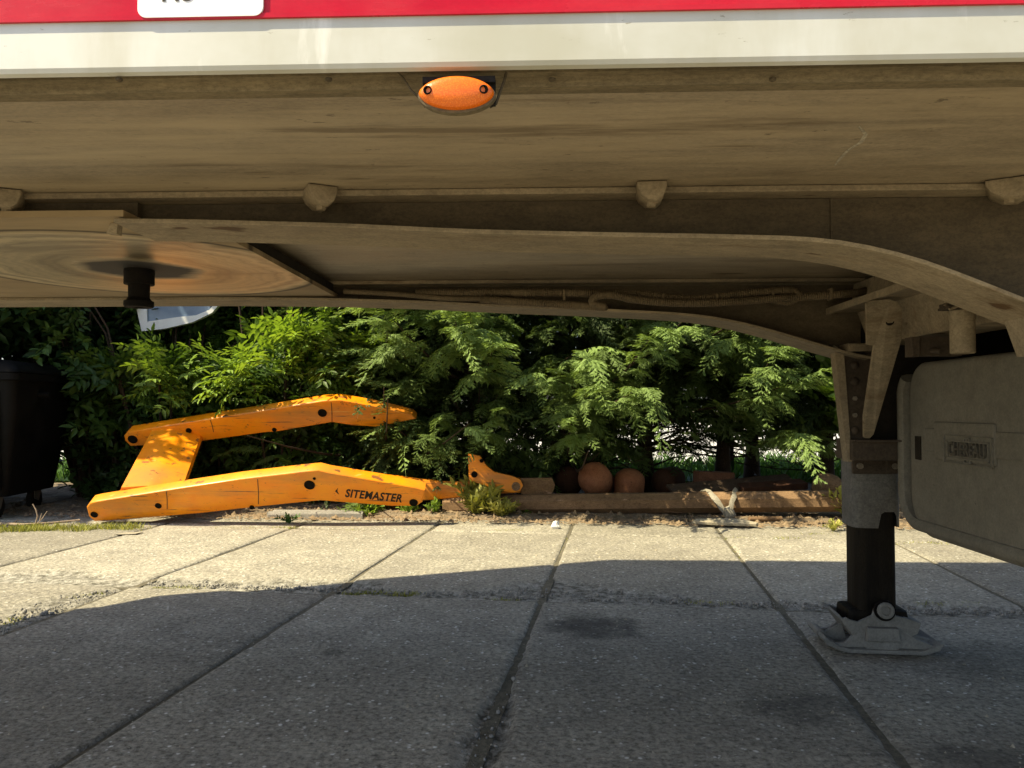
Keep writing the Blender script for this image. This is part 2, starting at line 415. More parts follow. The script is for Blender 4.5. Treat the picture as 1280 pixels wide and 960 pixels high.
# ------------------------------------------------------------ mesh builder
class MB:
    def __init__(s):
        s.bm = bmesh.new()
    def _xf(s, vs, mat):
        if mat is not None:
            bmesh.ops.transform(s.bm, matrix=mat, verts=vs)
    def box(s, lo, hi, mat=None, bev=0.0):
        r = bmesh.ops.create_cube(s.bm, size=1)
        vs = r['verts']
        c = [(a + b) / 2 for a, b in zip(lo, hi)]
        d = [abs(b - a) for a, b in zip(lo, hi)]
        bmesh.ops.scale(s.bm, vec=d, verts=vs)
        bmesh.ops.translate(s.bm, vec=c, verts=vs)
        if bev:
            es = list({e for v in vs for e in v.link_edges})
            o = bmesh.ops.bevel(s.bm, geom=es, offset=bev, segments=2, affect='EDGES', profile=0.6)
            vs = list({v for f in o['faces'] for v in f.verts} | {v for v in vs if v.is_valid})
        s._xf(vs, mat)
        return s
    def prism(s, pts, axis, a, b, mat=None, bev=0.0, seg=2):
        # polygon pts (p,q) in the plane normal to axis, extruded from a to b
        def mk(p, q, t):
            return {'x': (t, p, q), 'y': (p, t, q), 'z': (p, q, t)}[axis]
        A = [s.bm.verts.new(mk(p, q, a)) for p, q in pts]
        B = [s.bm.verts.new(mk(p, q, b)) for p, q in pts]
        fs = [s.bm.faces.new(A), s.bm.faces.new(B[::-1])]
        n = len(pts)
        for i in range(n):
            fs.append(s.bm.faces.new((A[i], B[i], B[(i + 1) % n], A[(i + 1) % n])))
        vs = A + B
        bmesh.ops.recalc_face_normals(s.bm, faces=fs)
        if bev:
            es = list({e for f in fs[:2] for e in f.edges})
            o = bmesh.ops.bevel(s.bm, geom=es, offset=bev, segments=seg, affect='EDGES', profile=0.5)
            vs = list({v for f in o['faces'] for v in f.verts} | {v for v in vs if v.is_valid})
        s._xf(vs, mat)
        return s
    def rings(s, rings, cap=True, close=True):
        R_ = [[s.bm.verts.new(p) for p in r] for r in rings]
        n = len(R_[0])
        for a, b in zip(R_, R_[1:]):
            for i in range(n if close else n - 1):
                s.bm.faces.new((a[i], a[(i + 1) % n], b[(i + 1) % n], b[i]))
        if cap and close:
            s.bm.faces.new(R_[0][::-1])
            s.bm.faces.new(R_[-1])
        return s
    def tube(s, pts, rad, n=8, cap=True):
        pts = [Vector(p) for p in pts]
        if not hasattr(rad, '__len__'):
            rad = [rad] * len(pts)
        rings = []
        up = Vector((0, 0, 1))
        prev = None
        for i, p in enumerate(pts):
            t = (pts[min(i + 1, len(pts) - 1)] - pts[max(i - 1, 0)])
            t = t.normalized() if t.length > 1e-9 else Vector((0, 0, 1))
            if prev is None:
                a = t.cross(up)
                if a.length < 0.1:
                    a = t.cross(Vector((1, 0, 0)))
            else:
                a = prev - t * prev.dot(t)
            a.normalize()
            prev = a
            b = t.cross(a)
            rings.append([p + (a * math.cos(2 * math.pi * k / n) + b * math.sin(2 * math.pi * k / n)) * rad[i] for k in range(n)])
        return s.rings(rings, cap)
    def cyl(s, p0, p1, r0, r1=None, n=24):
        return s.tube([p0, p1], [r0, r0 if r1 is None else r1], n)
    def lathe(s, prof, mat=None, n=24, axis='z'):
        rings = []
        for r, h in prof:
            rg = []
            for k in range(n):
                a = 2 * math.pi * k / n
                p = Vector((r * math.cos(a), r * math.sin(a), h))
                if axis == 'y':
                    p = Vector((p.x, p.z, p.y))
                elif axis == 'x':
                    p = Vector((p.z, p.x, p.y))
                rg.append(mat @ p if mat is not None else p)
            rings.append(rg)
        return s.rings(rings)
    def build(s, name, mat, parent=None, smooth=None, kind=None):
        bmesh.ops.recalc_face_normals(s.bm, faces=s.bm.faces[:])
        me = bpy.data.meshes.new(name)
        s.bm.to_mesh(me)
        s.bm.free()
        me.materials.append(mat)
        if smooth is not None:
            me.polygons.foreach_set('use_smooth', [True] * len(me.polygons))
            try:
                me.set_sharp_from_angle(angle=R(smooth))
            except Exception:
                pass
        o = bpy.data.objects.new(name, me)
        COL.objects.link(o)
        if parent:
            o.parent = parent
        if kind:
            o['kind'] = kind
        return o
def tag(o, label=None, cat=None, group=None, kind=None):
    if label: o['label'] = label
    if cat: o['category'] = cat
    if group: o['group'] = group
    if kind: o['kind'] = kind
    return o
def empty(name, loc=(0, 0, 0), rot=(0, 0, 0)):
    o = bpy.data.objects.new(name, None)
    o.empty_display_size = 0.1
    o.location = loc
    o.rotation_euler = rot
    COL.objects.link(o)
    return o
def npmesh(name, V, Fc, mat, parent=None, tint=None, smooth=False, loc=(0, 0, 0)):
    V = np.asarray(V, dtype=np.float32)
    Fc = np.asarray(Fc, dtype=np.int32)
    k = Fc.shape[1]
    me = bpy.data.meshes.new(name)
    me.vertices.add(len(V))
    me.vertices.foreach_set('co', V.ravel())
    me.loops.add(Fc.size)
    me.loops.foreach_set('vertex_index', Fc.ravel())
    me.polygons.add(len(Fc))
    me.polygons.foreach_set('loop_start', np.arange(0, Fc.size, k, dtype=np.int32))
    me.polygons.foreach_set('loop_total', np.full(len(Fc), k, dtype=np.int32))
    if smooth:
        me.polygons.foreach_set('use_smooth', np.ones(len(Fc), dtype=bool))
    me.update(calc_edges=True)
    if tint is not None:
        a = me.attributes.new('tint', 'FLOAT', 'POINT')
        a.data.foreach_set('value', np.asarray(tint, dtype=np.float32))
    me.materials.append(mat)
    o = bpy.data.objects.new(name, me)
    o.location = loc
    COL.objects.link(o)
    if parent: o.parent = parent
    return o
def text_mesh(name, body, size, mat, parent, matrix, depth=0.001, bold=0.0, shear=0.0, space=1.0, align='CENTER'):
    cu = bpy.data.curves.new(name, 'FONT')
    cu.body = body
    cu.size = size
    cu.extrude = depth
    cu.offset = bold
    cu.shear = shear
    cu.space_character = space
    cu.align_x = align
    cu.align_y = 'CENTER'
    cu.resolution_u = 3
    tmp = bpy.data.objects.new(name + '_curve', cu)
    COL.objects.link(tmp)
    dg = bpy.context.evaluated_depsgraph_get()
    me = bpy.data.meshes.new_from_object(tmp.evaluated_get(dg))
    bpy.data.objects.remove(tmp)
    me.materials.clear()
    me.materials.append(mat)
    o = bpy.data.objects.new(name, me)
    COL.objects.link(o)
    o.parent = parent
    o.matrix_local = matrix
    return o
def basis(origin, X, Y):
    X = Vector(X).normalized()
    Y = Vector(Y)
    Y = (Y - X * Y.dot(X)).normalized()
    Z = X.cross(Y)
    m = Matrix((X, Y, Z)).transposed().to_4x4()
    m.translation = Vector(origin)
    return m

# ============================================================ GROUND
mb = MB()
g = bmesh.ops.create_grid(mb.bm, x_segments=2, y_segments=2, size=150)
ground = mb.build('ground', M['soil'])
ground.location = (0, 60, -0.06)
tag(ground, 'dry brown soil spreading out around the yard', 'ground', kind='structure')

PROT = R(-8.05)
pv = MB()
pv.box((-30, -25, -0.08), (30, 6.02, -0.034))
pavement = pv.build('pavement', M['joint'])
pavement.rotation_euler = (0, 0, PROT)
tag(pavement, 'old concrete yard paving with dirt filled joints', 'pavement', kind='structure')

US = [-5.1, -4.15, -3.2, -2.23, -1.28, -0.34, 0.646, 1.65, 2.65, 3.65, 4.65]
VS = [0.3, 3.3, 5.05, 5.72]
def slab(u0, u1, v0, v1, seed, res):
    g_ = 0.008
    u0 += g_; u1 -= g_; v0 += 0.008; v1 -= 0.008
    nu, nv = max(4, int((u1 - u0) / res)), max(4, int((v1 - v0) / res))
    # denser towards the rims
    def ax(n):
        t = np.linspace(0, 1, n + 1)
        return t - 0.10 * np.sin(2 * np.pi * t) / 1.0 * 0.9
    U, V_ = np.meshgrid(u0 + (u1 - u0) * ax(nu), v0 + (v1 - v0) * ax(nv), indexing='ij')
    ed_u = np.minimum(U - u0, u1 - U)
    lo_v, hi_v = V_ - v0, v1 - V_
    z = 0.003 * (fbm(U * 3, V_ * 3, 5) - 0.5) + 0.002 * (fbm(U * 25, V_ * 25, 9) - 0.5)
    WR = np.zeros_like(U)
    w = 0.008 + 0.030 * np.clip(fbm(U * 2.3, V_ * 2.3, 11) - 0.45, 0, 1) * 2
    e = np.clip(1 - ed_u / w, 0, 1)
    WR = np.maximum(WR, 0.6 * e)
    z -= 0.014 * e * (0.4 + 0.6 * fbm(U * 30, V_ * 30, 17))
    crumble = 0.02 + 0.20 * np.clip(fbm(U * 1.6, V_ * 0.4, 23) - 0.33, 0, 1)
    if v0 < 3.4 < v1 and v0 > 3.0:      # broken near rim of the middle row
        crumble = 0.10 + 0.42 * np.clip(fbm(U * 2.2 + 3, V_ * 0.3, 29) - 0.30, 0, 1)
        jn = 0.20 * np.clip(1 - np.abs(U + 0.34) / 0.28, 0, 1)
        crumble = crumble + jn
        ef = np.clip((crumble - lo_v) / 0.05, 0, 1)
        rough = 0.35 + 0.65 * fbm(U * 22, V_ * 22, 31, 5) + 0.5 * (fbm(U * 60, V_ * 60, 37, 3) - 0.5)
        z -= 0.020 * ef * np.clip(rough, 0.0, 1.3)
        WR = np.maximum(WR, ef)
    else:
        ef = np.clip(1 - lo_v / 0.02, 0, 1)
        z -= 0.012 * ef
    ef = np.clip(1 - hi_v / (0.012 + 0.03 * fbm(U * 3, V_ * 0.5, 41)), 0, 1)
    z -= 0.012 * ef
    # spalled pits along one long joint close to the camera
    if u0 < -0.3 < u1 or abs(u1 + 0.34) < 0.05 or abs(u0 + 0.34) < 0.05:
        dj = np.abs(U + 0.34)
        along = np.clip(1 - np.abs(V_ - 1.95) / 0.55, 0, 1)
        ww = 0.10 * along * fbm(U * 5, V_ * 5, 43) * 1.3
        ef = np.clip((ww - dj) / 0.02, 0, 1)
        WR = np.maximum(WR, ef)
        z -= 0.018 * ef * (0.3 + 0.9 * fbm(U * 40, V_ * 40, 47))
    if u1 < -2.1:                       # worn corner in the sunlit slab far left
        dj = np.abs(U + 2.23)
        ww = 0.40 * np.clip(fbm(U * 3, V_ * 3, 53) - 0.25, 0, 1) * np.clip(1 - np.abs(V_ - 2.95) / 0.6, 0, 1)
        ef = np.clip((ww - dj + 0.08) / 0.04, 0, 1) * (V_ < 3.3)
        WR = np.maximum(WR, ef * 0.8)
        z -= 0.016 * ef * (0.2 + 1.0 * fbm(U * 30, V_ * 30, 57))
    tilt = (random.Random(seed).uniform(-0.003, 0.003), random.Random(seed + 9).uniform(-0.002, 0.002))
    z += tilt[0] * (U - (u0 + u1) / 2) + tilt[1] * (V_ - (v0 + v1) / 2)
    P = np.stack([U, V_, z], -1)
    idx = np.arange((nu + 1) * (nv + 1)).reshape(nu + 1, nv + 1)
    Fq = np.stack([idx[:-1, :-1], idx[1:, :-1], idx[1:, 1:], idx[:-1, 1:]], -1).reshape(-1, 4)
    Vt = P.reshape(-1, 3)
    # skirt
    loop = np.concatenate([idx[:, 0], idx[-1, 1:], idx[-2::-1, -1], idx[0, -2:0:-1]])
    base = len(Vt)
    low = Vt[loop].copy()
    low[:, 2] = -0.045
    Vt = np.concatenate([Vt, low])
    m_ = len(loop)
    a = np.arange(m_)
    sk = np.stack([loop, base + a, base + (a + 1) % m_, np.roll(loop, -1)], -1)
    o = npmesh('paving_slab', Vt, np.concatenate([Fq, sk]), M['concrete'], pavement, smooth=False)
    a_ = o.data.attributes.new('wear', 'FLOAT', 'POINT')
    a_.data.foreach_set('value', np.concatenate([WR.ravel(), np.zeros(m_)]).astype(np.float32))
    return o
for i in range(len(US) - 1):
    for j in range(3):
        near = abs(US[i]) < 3.2
        res = (0.02 if j == 0 else 0.022 if j == 1 else 0.04) if near and US[i] > -3.3 else 0.05
        slab(US[i], US[i + 1], VS[j], VS[j + 1], i * 7 + j, res)
for u in US[1:-1]:
    mb = MB(); mb.box((u - 0.018, 0.31, -0.033), (u + 0.02, 5.74, -0.0085)); mb.build('joint_fill', M['joint'], pavement)
for v, d in ((3.3, 0.012), (5.05, 0.009)):
    for a_, b_ in zip(US, US[1:]):
        mb = MB(); mb.box((a_ + 0.021, v - 0.022, -0.033), (b_ - 0.021, v + 0.012, -d)); mb.build('joint_fill', M['joint'], pavement)
yb = MB()
yb.box((-28, -24, -0.03), (28, 0.29, -0.001))
yb.box((4.66, 0.3, -0.03), (28, 5.7, -0.002))
yb.box((-28, 0.3, -0.03), (-5.11, 5.7, -0.002))
yard = yb.build('yard', M['concrete'])
yard.rotation_euler = (0, 0, PROT)
tag(yard, 'grey concrete yard surface beyond the jointed slabs', 'ground', kind='structure')

# soil bank under the hedge
def bank(name, x0, x1, y0, y1, nx, ny, fn, mat):
    X, Y = np.meshgrid(np.linspace(x0, x1, nx), np.linspace(y0, y1, ny), indexing='ij')
    Z = fn(X, Y)
    idx = np.arange(nx * ny).reshape(nx, ny)
    Fq = np.stack([idx[:-1, :-1], idx[1:, :-1], idx[1:, 1:], idx[:-1, 1:]], -1).reshape(-1, 4)
    return npmesh(name, np.stack([X, Y, Z], -1).reshape(-1, 3), Fq, mat, smooth=True)
def soil_z(X, Y):
    edge = 5.50 + 0.11 * X * -1.0 * 0.9 + 0.10 * (fbm(X * 1.7, X * 0 + 3, 61) - 0.5)
    edge = np.where(X < -1.6, edge + 0.06, edge)
    up = np.clip((Y - edge) / 0.30, 0, 1)
    return -0.03 + 0.055 * up * up * (3 - 2 * up) + (0.035 * (fbm(X * 4, Y * 4, 63) - 0.5) + 0.022 * (fbm(X * 22, Y * 22, 67) - 0.5)) * up
soil = bank('soil_strip', -9, 9, 5.0, 8.3, 520, 110, soil_z, M['soil'])
tag(soil, 'strip of dry crumbly soil along the foot of the hedge', 'soil', kind='structure')
verge = bank('grass_verge', -40, 40, 8.28, 11.0, 60, 12, lambda X, Y: 0.02 + 0.05 * fbm(X, Y, 3), M['grass'])
tag(verge, 'green grassy verge behind the wire fence', 'grass', kind='structure')
road = MB()
road.box((-80, 10.6, -0.05), (80, 40, 0.085))
road = road.build('road', M['road'])
tag(road, 'pale sunlit road beyond the hedge and fence', 'road', kind='structure')

# ============================================================ TRAILER
TO = Vector((-0.95, 1.95, 0))
TR = R(-2.1)
trailer = empty('semi_trailer', TO, (0, 0, TR))
tag(trailer, 'parked semi-trailer with red side, white bottom rail and dusty brown underframe', 'trailer')
TM = Matrix.Translation(TO) @ Matrix.Rotation(TR, 4, 'Z')
TI = TM.inverted()
def tl(px, py, x=None, y=None, z=None):
    o, d = TI @ CAMP, TI.to_3x3() @ ray(px, py)
    if y is not None: t = (y - o.y) / d.y
    elif z is not None: t = (z - o.z) / d.z
    else: t = (x - o.x) / d.x
    return o + d * t
ZC = CAM_H
ZF = ZC + 0.405           # floor underside
ZP = ZC + 0.352           # coupler plate underside
YN, YF = -1.01, 1.02      # near and far faces of the body
XE = 11.0
# body outline in plan, nose rounded
front = [(-1.55, YF), (-1.70, 0.82), (-1.90, 0.74), (-1.98, 0.45), (-2.02, 0.0), (-1.98, -0.4), (-1.85, -0.75), (-1.6, YN + 0.02)]
floor_pts = [(XE, YN + 0.045), (XE, YF - 0.03)] + front[:-1] + [(-1.6, YN + 0.045)]
mb = MB()
mb.prism(floor_pts, 'z', ZF, ZF + 0.07)
mb.build('floor_panel', M['floor_panel'], trailer)
mb = MB()
top = [(XE, YN + 0.006), (XE, YF)] + front[:-1] + [(-1.6, YN + 0.006)]
mb.prism(top, 'z', ZF + 0.072, 4.0)
mb.build('body', M['white_body'], trailer)
zr0 = tl(640, 82, y=YN).z
zr1 = tl(640, 14.5, y=YN).z
# white bottom rail: face, lower rounded nose, return lip
prof = [(YN, zr1), (YN - 0.0, zr0 + 0.006), (YN + 0.003, zr0 + 0.001), (YN + 0.012, zr0), (YN + 0.012, zr0 + 0.008), (YN + 0.028, zr0 + 0.008), (YN + 0.028, zr1)]
mb = MB()
mb.prism(prof, 'x', -1.6, XE)
mb.build('bottom_rail', M['white_rail'], trailer)
mb = MB()
mb.prism([(YN + 0.029, zr0 + 0.004), (YN + 0.029, zr0 + 0.06), (YN + 0.07, zr0 + 0.06), (YN + 0.07, ZF - 0.003), (YN + 0.045, ZF - 0.004), (YN + 0.04, zr0 + 0.003)], 'x', -1.6, XE)
mb.build('rail_lip', M['lip'], trailer)
mb = MB()
mb.box((-1.6, YN - 0.002, zr1 + 0.0005), (XE, YN + 0.0055, 3.9))
mb.box((-1.6, YN - 0.004, zr1 - 0.0035), (XE, YN + 0.0050, zr1 + 0.0025))
mb.build('side_panel', M['red'], trailer)
# sticker with rounded corners on the red side
yS = YN - 0.0045
a = tl(172, 22, y=yS); b_ = tl(329, 19, y=yS)
w_, h_, rr_ = (b_.x - a.x), 0.085, 0.011
zb_ = a.z - 0.0005
pts = []
for cx, cz, a0 in ((b_.x - rr_, zb_ + rr_, -90), (b_.x - rr_, zb_ + h_ - rr_, 0), (a.x + rr_, zb_ + h_ - rr_, 90), (a.x + rr_, zb_ + rr_, 180)):
    for k in range(7):
        t = R(a0 + 15 * k)
        pts.append((cx + rr_ * math.cos(t), cz + rr_ * math.sin(t)))
mb = MB()
mb.prism(pts, 'y', yS - 0.0008, yS + 0.002)
st = mb.build('sticker', M['white_sticker'], trailer)
tl0 = tl(222, 3, y=yS)
text_mesh('lettering', 'No', 0.030, M['text_black'], st, basis((tl0.x, yS - 0.0012, tl0.z + 0.0105), (1, 0, 0), (0, 0, 1)), 0.0003, 0.0006)

# rivets along the lip
k = 0
for px in (149, 411, 690, 966, 1270, 195):
    p = tl(px, 101 if px != 195 else 118, z=ZF - 0.002)
    mb = MB()
    mb.lathe([(0.0042, 0.001), (0.0042, -0.0015), (0.002, -0.003)], Matrix.Translation((p.x, p.y, ZF)), 10)
    mb.build('rivet', M['web'], trailer, 40)

mb = MB()
mb.tube([tl(x, y, z=ZF - 0.0002) for x, y in ((1074, 158), (1082, 168), (1076, 178), (1062, 186), (1050, 198), (1043, 208))], [0.0016, 0.003, 0.0036, 0.003, 0.003, 0.001], 6)
for v in mb.bm.verts: v.co.z = ZF + (v.co.z - ZF) * 0.25 - 0.0003
mb.build('mud_smear', M['stone'], trailer, 60)
# rails
ZB = [(-1.9, 0.352), (0.0, 0.352), (0.35, 0.347), (0.65, 0.337), (0.89, 0.3235), (1.15, 0.3125), (1.32, 0.3035), (1.45, 0.296), (1.51, 0.290), (1.60, 0.276), (1.70, 0.252), (1.80, 0.222), (1.93, 0.182), (2.03, 0.155)]
ZBN = ZB[:5] + [(1.15, 0.3155), (1.32, 0.3115), (1.50, 0.3055), (1.575, 0.2955), (1.67, 0.2725), (1.733, 0.250), (1.845, 0.2035), (1.95, 0.160), (2.03, 0.135)]
def zb(x, T=ZB):
    if x >= T[-1][0]: return ZC + T[-1][1]
    for (a0, z0), (a1, z1) in zip(T, T[1:]):
        if x <= a1:
            return ZC + z0 + (z1 - z0) * (x - a0) / (a1 - a0)
def smooth_zb(x, T=ZBN):
    return sum(zb(x + d, T) for d in (-0.05, -0.025, 0, 0.025, 0.05)) / 5
xs_full = [-1.8, -1.0, -0.5, -0.1] + [0.0 + 0.05 * i for i in range(41)] + [2.03]
def rail(nm, yc, x0, w, far):
    T = ZB if far else ZBN
    xs = [x for x in xs_full if x > x0]
    xs = [x0] + xs
    t = 0.0085
    # lower flange
    mb = MB()
    rings = []
    for x in xs:
        z = smooth_zb(x, T) - 0.010
        rings.append([(x, yc - w / 2 + 0.001, z + 0.001), (x, yc - w / 2, z + 0.003), (x, yc - w / 2, z + t), (x, yc + w / 2, z + t), (x, yc + w / 2, z)])
    mb.rings(rings)
    par = mb.build('lower_flange', M['rail_dust'], trailer)
    # web
    bot = [(x, smooth_zb(x, T) - 0.0015) for x in xs]
    mb = MB()
    if far:
        poly = [(xs[0], ZF - 0.014)] + bot + [(2.035, 0.70), (2.035, ZF - 0.014)]
        mb.prism([(xs[0], ZF - 0.014)] + bot + [(2.03, ZF - 0.014)], 'y', yc - 0.004, yc + 0.004)
    else:
        mb.prism([(-1.8, ZF - 0.014), (-1.8, ZP + 0.013), (xs[0], ZP + 0.013)] + bot + [(2.03, ZF - 0.014)], 'y', yc - 0.004, yc + 0.004)
    mb.build('web', M['web'], trailer)
    mb = MB()
    mb.box((-1.8, yc - 0.05, ZF - 0.0125), (2.03, yc + 0.05, ZF - 0.001), bev=0.002)
    mb.build('upper_flange', M['rail_dust'], trailer)
YR1, YR2 = -0.465, 0.545
rail('near', YR1, tl(147, 272, z=ZP).x, 0.155, False)
rail('far', YR2, -1.8, 0.155, True)
# full-depth main beams behind the gooseneck
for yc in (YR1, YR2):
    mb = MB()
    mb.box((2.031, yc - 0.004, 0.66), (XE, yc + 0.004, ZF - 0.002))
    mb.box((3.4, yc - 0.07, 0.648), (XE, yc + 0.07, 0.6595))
    mb.build('main_beam', M['shade_dark'], trailer)  # near-black colour makes the beam read as an unlit gap
# vertical seam in the near web
p = tl(1038, 270, y=YR1)
mb = MB()
mb.box((p.x - 0.002, YR1 - 0.0065, smooth_zb(p.x) + 0.002), (p.x + 0.002, YR1 - 0.0045, ZF - 0.015))
mb.build('weld_seam', M['web'], trailer)

# coupler plate, ring groove, kingpin
mb = MB()
xs_ = tl(147, 272, z=ZP).x + 0.015
mb.box((-1.8, -0.488, ZP + 0.0125), (xs_, -0.470, ZF - 0.0135))
mb.build('edge_channel', M['web'], trailer)
mb = MB()
xp = tl(313, 313, z=ZP).x
mb.box((xs_ + 0.0005, -0.42, ZP), (xp, 0.615, ZP + 0.012))
mb.box((-1.8, -0.538, ZP), (xs_, 0.615, ZP + 0.012))
mb.build('coupler_plate', M['plate'], trailer)
mb = MB()
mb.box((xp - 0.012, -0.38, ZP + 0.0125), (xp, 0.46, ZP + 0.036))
mb.build('plate_edge', M['shade_dark'], trailer)
mb = MB()
mb.lathe([(0.036, 0), (0.0365, -0.006), (0.0365, -0.012), (0.036, -0.013), (0.0365, -0.036), (0.0355, -0.038), (0.026, -0.0385), (0.0253, -0.072), (0.030, -0.078), (0.0355, -0.081), (0.0357, -0.092), (0.033, -0.096), (0.012, -0.097), (0.010, -0.094)], Matrix.Translation((0, 0, ZP)), 32)
kp = mb.build('kingpin', M['black'], trailer, 35)
mb = MB()
p = tl(405, 372, z=ZP)
mb.box((p.x - 0.09, p.y - 0.02, ZP - 0.004), (p.x + 0.11, p.y + 0.02, ZP - 0.001))
mb.build('wear_pad', M['rust_brown'], trailer)
p = tl(145, 280, z=ZP)
mb = MB()
mb.prism([(p.x - 0.012, ZP - 0.02), (p.x + 0.008, ZP - 0.022), (p.x + 0.010, ZP - 0.001), (p.x - 0.004, ZP - 0.001)], 'y', p.y - 0.012, p.y + 0.006)
mb.build('weld_tab', M['rail_dust'], trailer)

# floor clamps along the seam
for i, px in enumerate((12, 400, 812, 1258)):
    p = tl(px, 238, y=-0.515)
    mb = MB()
    rg = [(-0.024, 0.0), (-0.024, -0.010), (-0.018, -0.022), (-0.006, -0.032), (0.010, -0.034), (0.020, -0.026), (0.026, -0.010), (0.026, 0.0)]
    sc = 1.05 if i != 3 else 1.45
    mb.prism([(x * sc, z * 1.05) for x, z in rg], 'y', -0.034, 0.034, None, 0.004)
    mb.cyl((0.001, -0.01, -0.030), (0.001, -0.01, -0.041), 0.009, n=6)
    rot = Matrix.Rotation(R([25, 28, -3, -30][i]), 4, 'Z')
    bmesh.ops.transform(mb.bm, matrix=Matrix.Translation((p.x, -0.520, ZF - 0.0015)) @ rot, verts=mb.bm.verts[:])
    mb.build('floor_clamp', M['rail_dust'], trailer, 40)

# side marker lamp
yL = YN + 0.008
lc = tl(571, 118.5, y=yL)
lamp = MB()
def ellipse(a, b, n=36, p=1.0):
    out = []
    for k in range(n):
        t = 2 * math.pi * k / n
        c, s_ = math.cos(t), math.sin(t)
        out.append((a * math.copysign(abs(c) ** p, c), b * math.copysign(abs(s_) ** 1.15, s_)))
    return out
A_, B_ = 0.0452, 0.0195
rings = []
for f, d in ((1.0, 0.0), (1.0, -0.006), (0.95, -0.010), (0.84, -0.0125), (0.6, -0.0145), (0.3, -0.0155), (0.02, -0.016)):
    rings.append([(lc.x + x * f, yL + d, lc.z + z * f) for x, z in ellipse(A_, B_)])
lamp.rings(rings)
ml = lamp.build('marker_lamp', M['amber'], trailer, 50)
mb = MB()
mb.rings([[(lc.x + x * 1.04, yL + d, lc.z - 0.0015 + z * 1.10) for x, z in ellipse(A_, B_)] for d in (0.008, -0.002)])
mb.build('lamp_base', M['lip'], ml)
for sx_ in (-1, 1):
    mb = MB()
    cx = lc.x + sx_ * 0.0335
    mb.lathe([(0.0052, 0.0), (0.0052, -0.0025), (0.0040, -0.003), (0.0034, -0.0005), (0.0005, -0.0005)], Matrix.Translation((cx, yL - 0.0125, lc.z + 0.0005)), 16, 'y')
    mb.build('screw', M['black'], ml, 40)
mb = MB()
mb.box((lc.x - 0.042, yL + 0.009, lc.z - 0.008), (lc.x + 0.046, yL + 0.018, lc.z + 0.024))
mb.box((lc.x - 0.042, yL + 0.002, lc.z + 0.016), (lc.x + 0.046, yL + 0.018, lc.z + 0.0235))
mb.build('lamp_bracket', M['rubber'], ml)
for pts, rad in ((((497, 90), (505, 99), (514, 113), (526, 124), (536, 122)), 0.0014), (((633, 90), (630, 102), (625, 115), (620, 130), (612, 134)), 0.0018)):
    mb = MB()
    mb.tube([tl(x, y, y=YN + 0.03) for x, y in pts], rad, 8)
    mb.build('lamp_cable', M['web'], trailer, 60)

# corrugated hoses tucked on the far flange
def corr(pts, rad, pitch=0.0065, n=10):
    P = [Vector(p) for p in pts]
    dense = []
    for i in range(len(P) - 1):
        p0, p1, p2, p3 = P[max(i - 1, 0)], P[i], P[i + 1], P[min(i + 2, len(P) - 1)]
        m = max(2, int((p2 - p1).length / (pitch / 2)))
        for k in range(m):
            t = k / m
            dense.append(0.5 * ((2 * p1) + (p2 - p0) * t + (2 * p0 - 5 * p1 + 4 * p2 - p3) * t * t + (3 * p1 - p0 - 3 * p2 + p3) * t ** 3))
    rad_ = [rad * (1.0 if i % 2 else 0.82) for i in range(len(dense))]
    mb = MB()
    mb.tube(dense, rad_, n)
    return mb
yH = YR2 - 0.11
def hp(px, py, dy=0.0): return tl(px, py, y=yH + dy)
corr([hp(520, 366, .03), hp(640, 366), hp(700, 366), hp(745, 367), hp(790, 367), hp(830, 371), hp(870, 374), hp(915, 369), hp(965, 364), hp(990, 364), hp(998, 370, -.01), hp(985, 377), hp(965, 374)], 0.0135).build('corrugated_hose', M['hose'], trailer, 60)
corr([hp(600, 374, -.02), hp(660, 378, -.02), hp(715, 381, -.02), hp(755, 384, -.04), hp(741, 379, -.045), hp(744, 371, -.045), hp(765, 369, -.04), hp(790, 374, -.03), hp(830, 378, -.02), hp(870, 379, -.02), hp(920, 377, -.02), hp(960, 374, -.015), hp(1010, 371, -.01), hp(1070, 366, 0), hp(1095, 360, .02)], 0.0125).build('corrugated_hose', M['hose'], trailer, 60)
corr([hp(430, 364, .05), hp(500, 368, .03), hp(560, 373, .01), hp(620, 374, 0), hp(700, 381, .0)], 0.009).build('corrugated_hose', M['hose'], trailer, 60)
for px, py in ((705, 370), (828, 375), (895, 375), (965, 371), (1037, 368)):
    p = hp(px, py)
    mb = MB()
    mb.box((p.x - 0.004, p.y - 0.018, p.z - 0.018), (p.x + 0.004, p.y + 0.014, p.z + 0.018), bev=0.003)
    mb.build('cable_tie', M['hose'], trailer)

# transverse member between the rails
xm = 1.98
mb = MB()
ztop, zbot = ZC + 0.300, ZC + 0.197
mb.prism([(xm - 0.045, ztop + 0.010), (xm - 0.045, ztop), (xm + 0.04, ztop), (xm + 0.072, zbot + 0.014), (xm + 0.078, zbot), (xm + 0.2, zbot), (xm + 0.2, ztop + 0.090), (xm + 0.03, ztop + 0.090), (xm + 0.02, ztop + 0.010)], 'y', YR1 + 0.08, YR2 - 0.006)
mb.build('cross_member', M['rail_dust'], trailer)
mb = MB()
mb.prism([(xm - 0.058, ztop - 0.006), (xm - 0.058, ztop + 0.014), (xm - 0.0455, ztop + 0.014), (xm - 0.0455, ztop - 0.006)], 'y', YR1 + 0.08, YR2 - 0.006)
mb.build('stiffener_lip', M['rail_dust'], trailer)

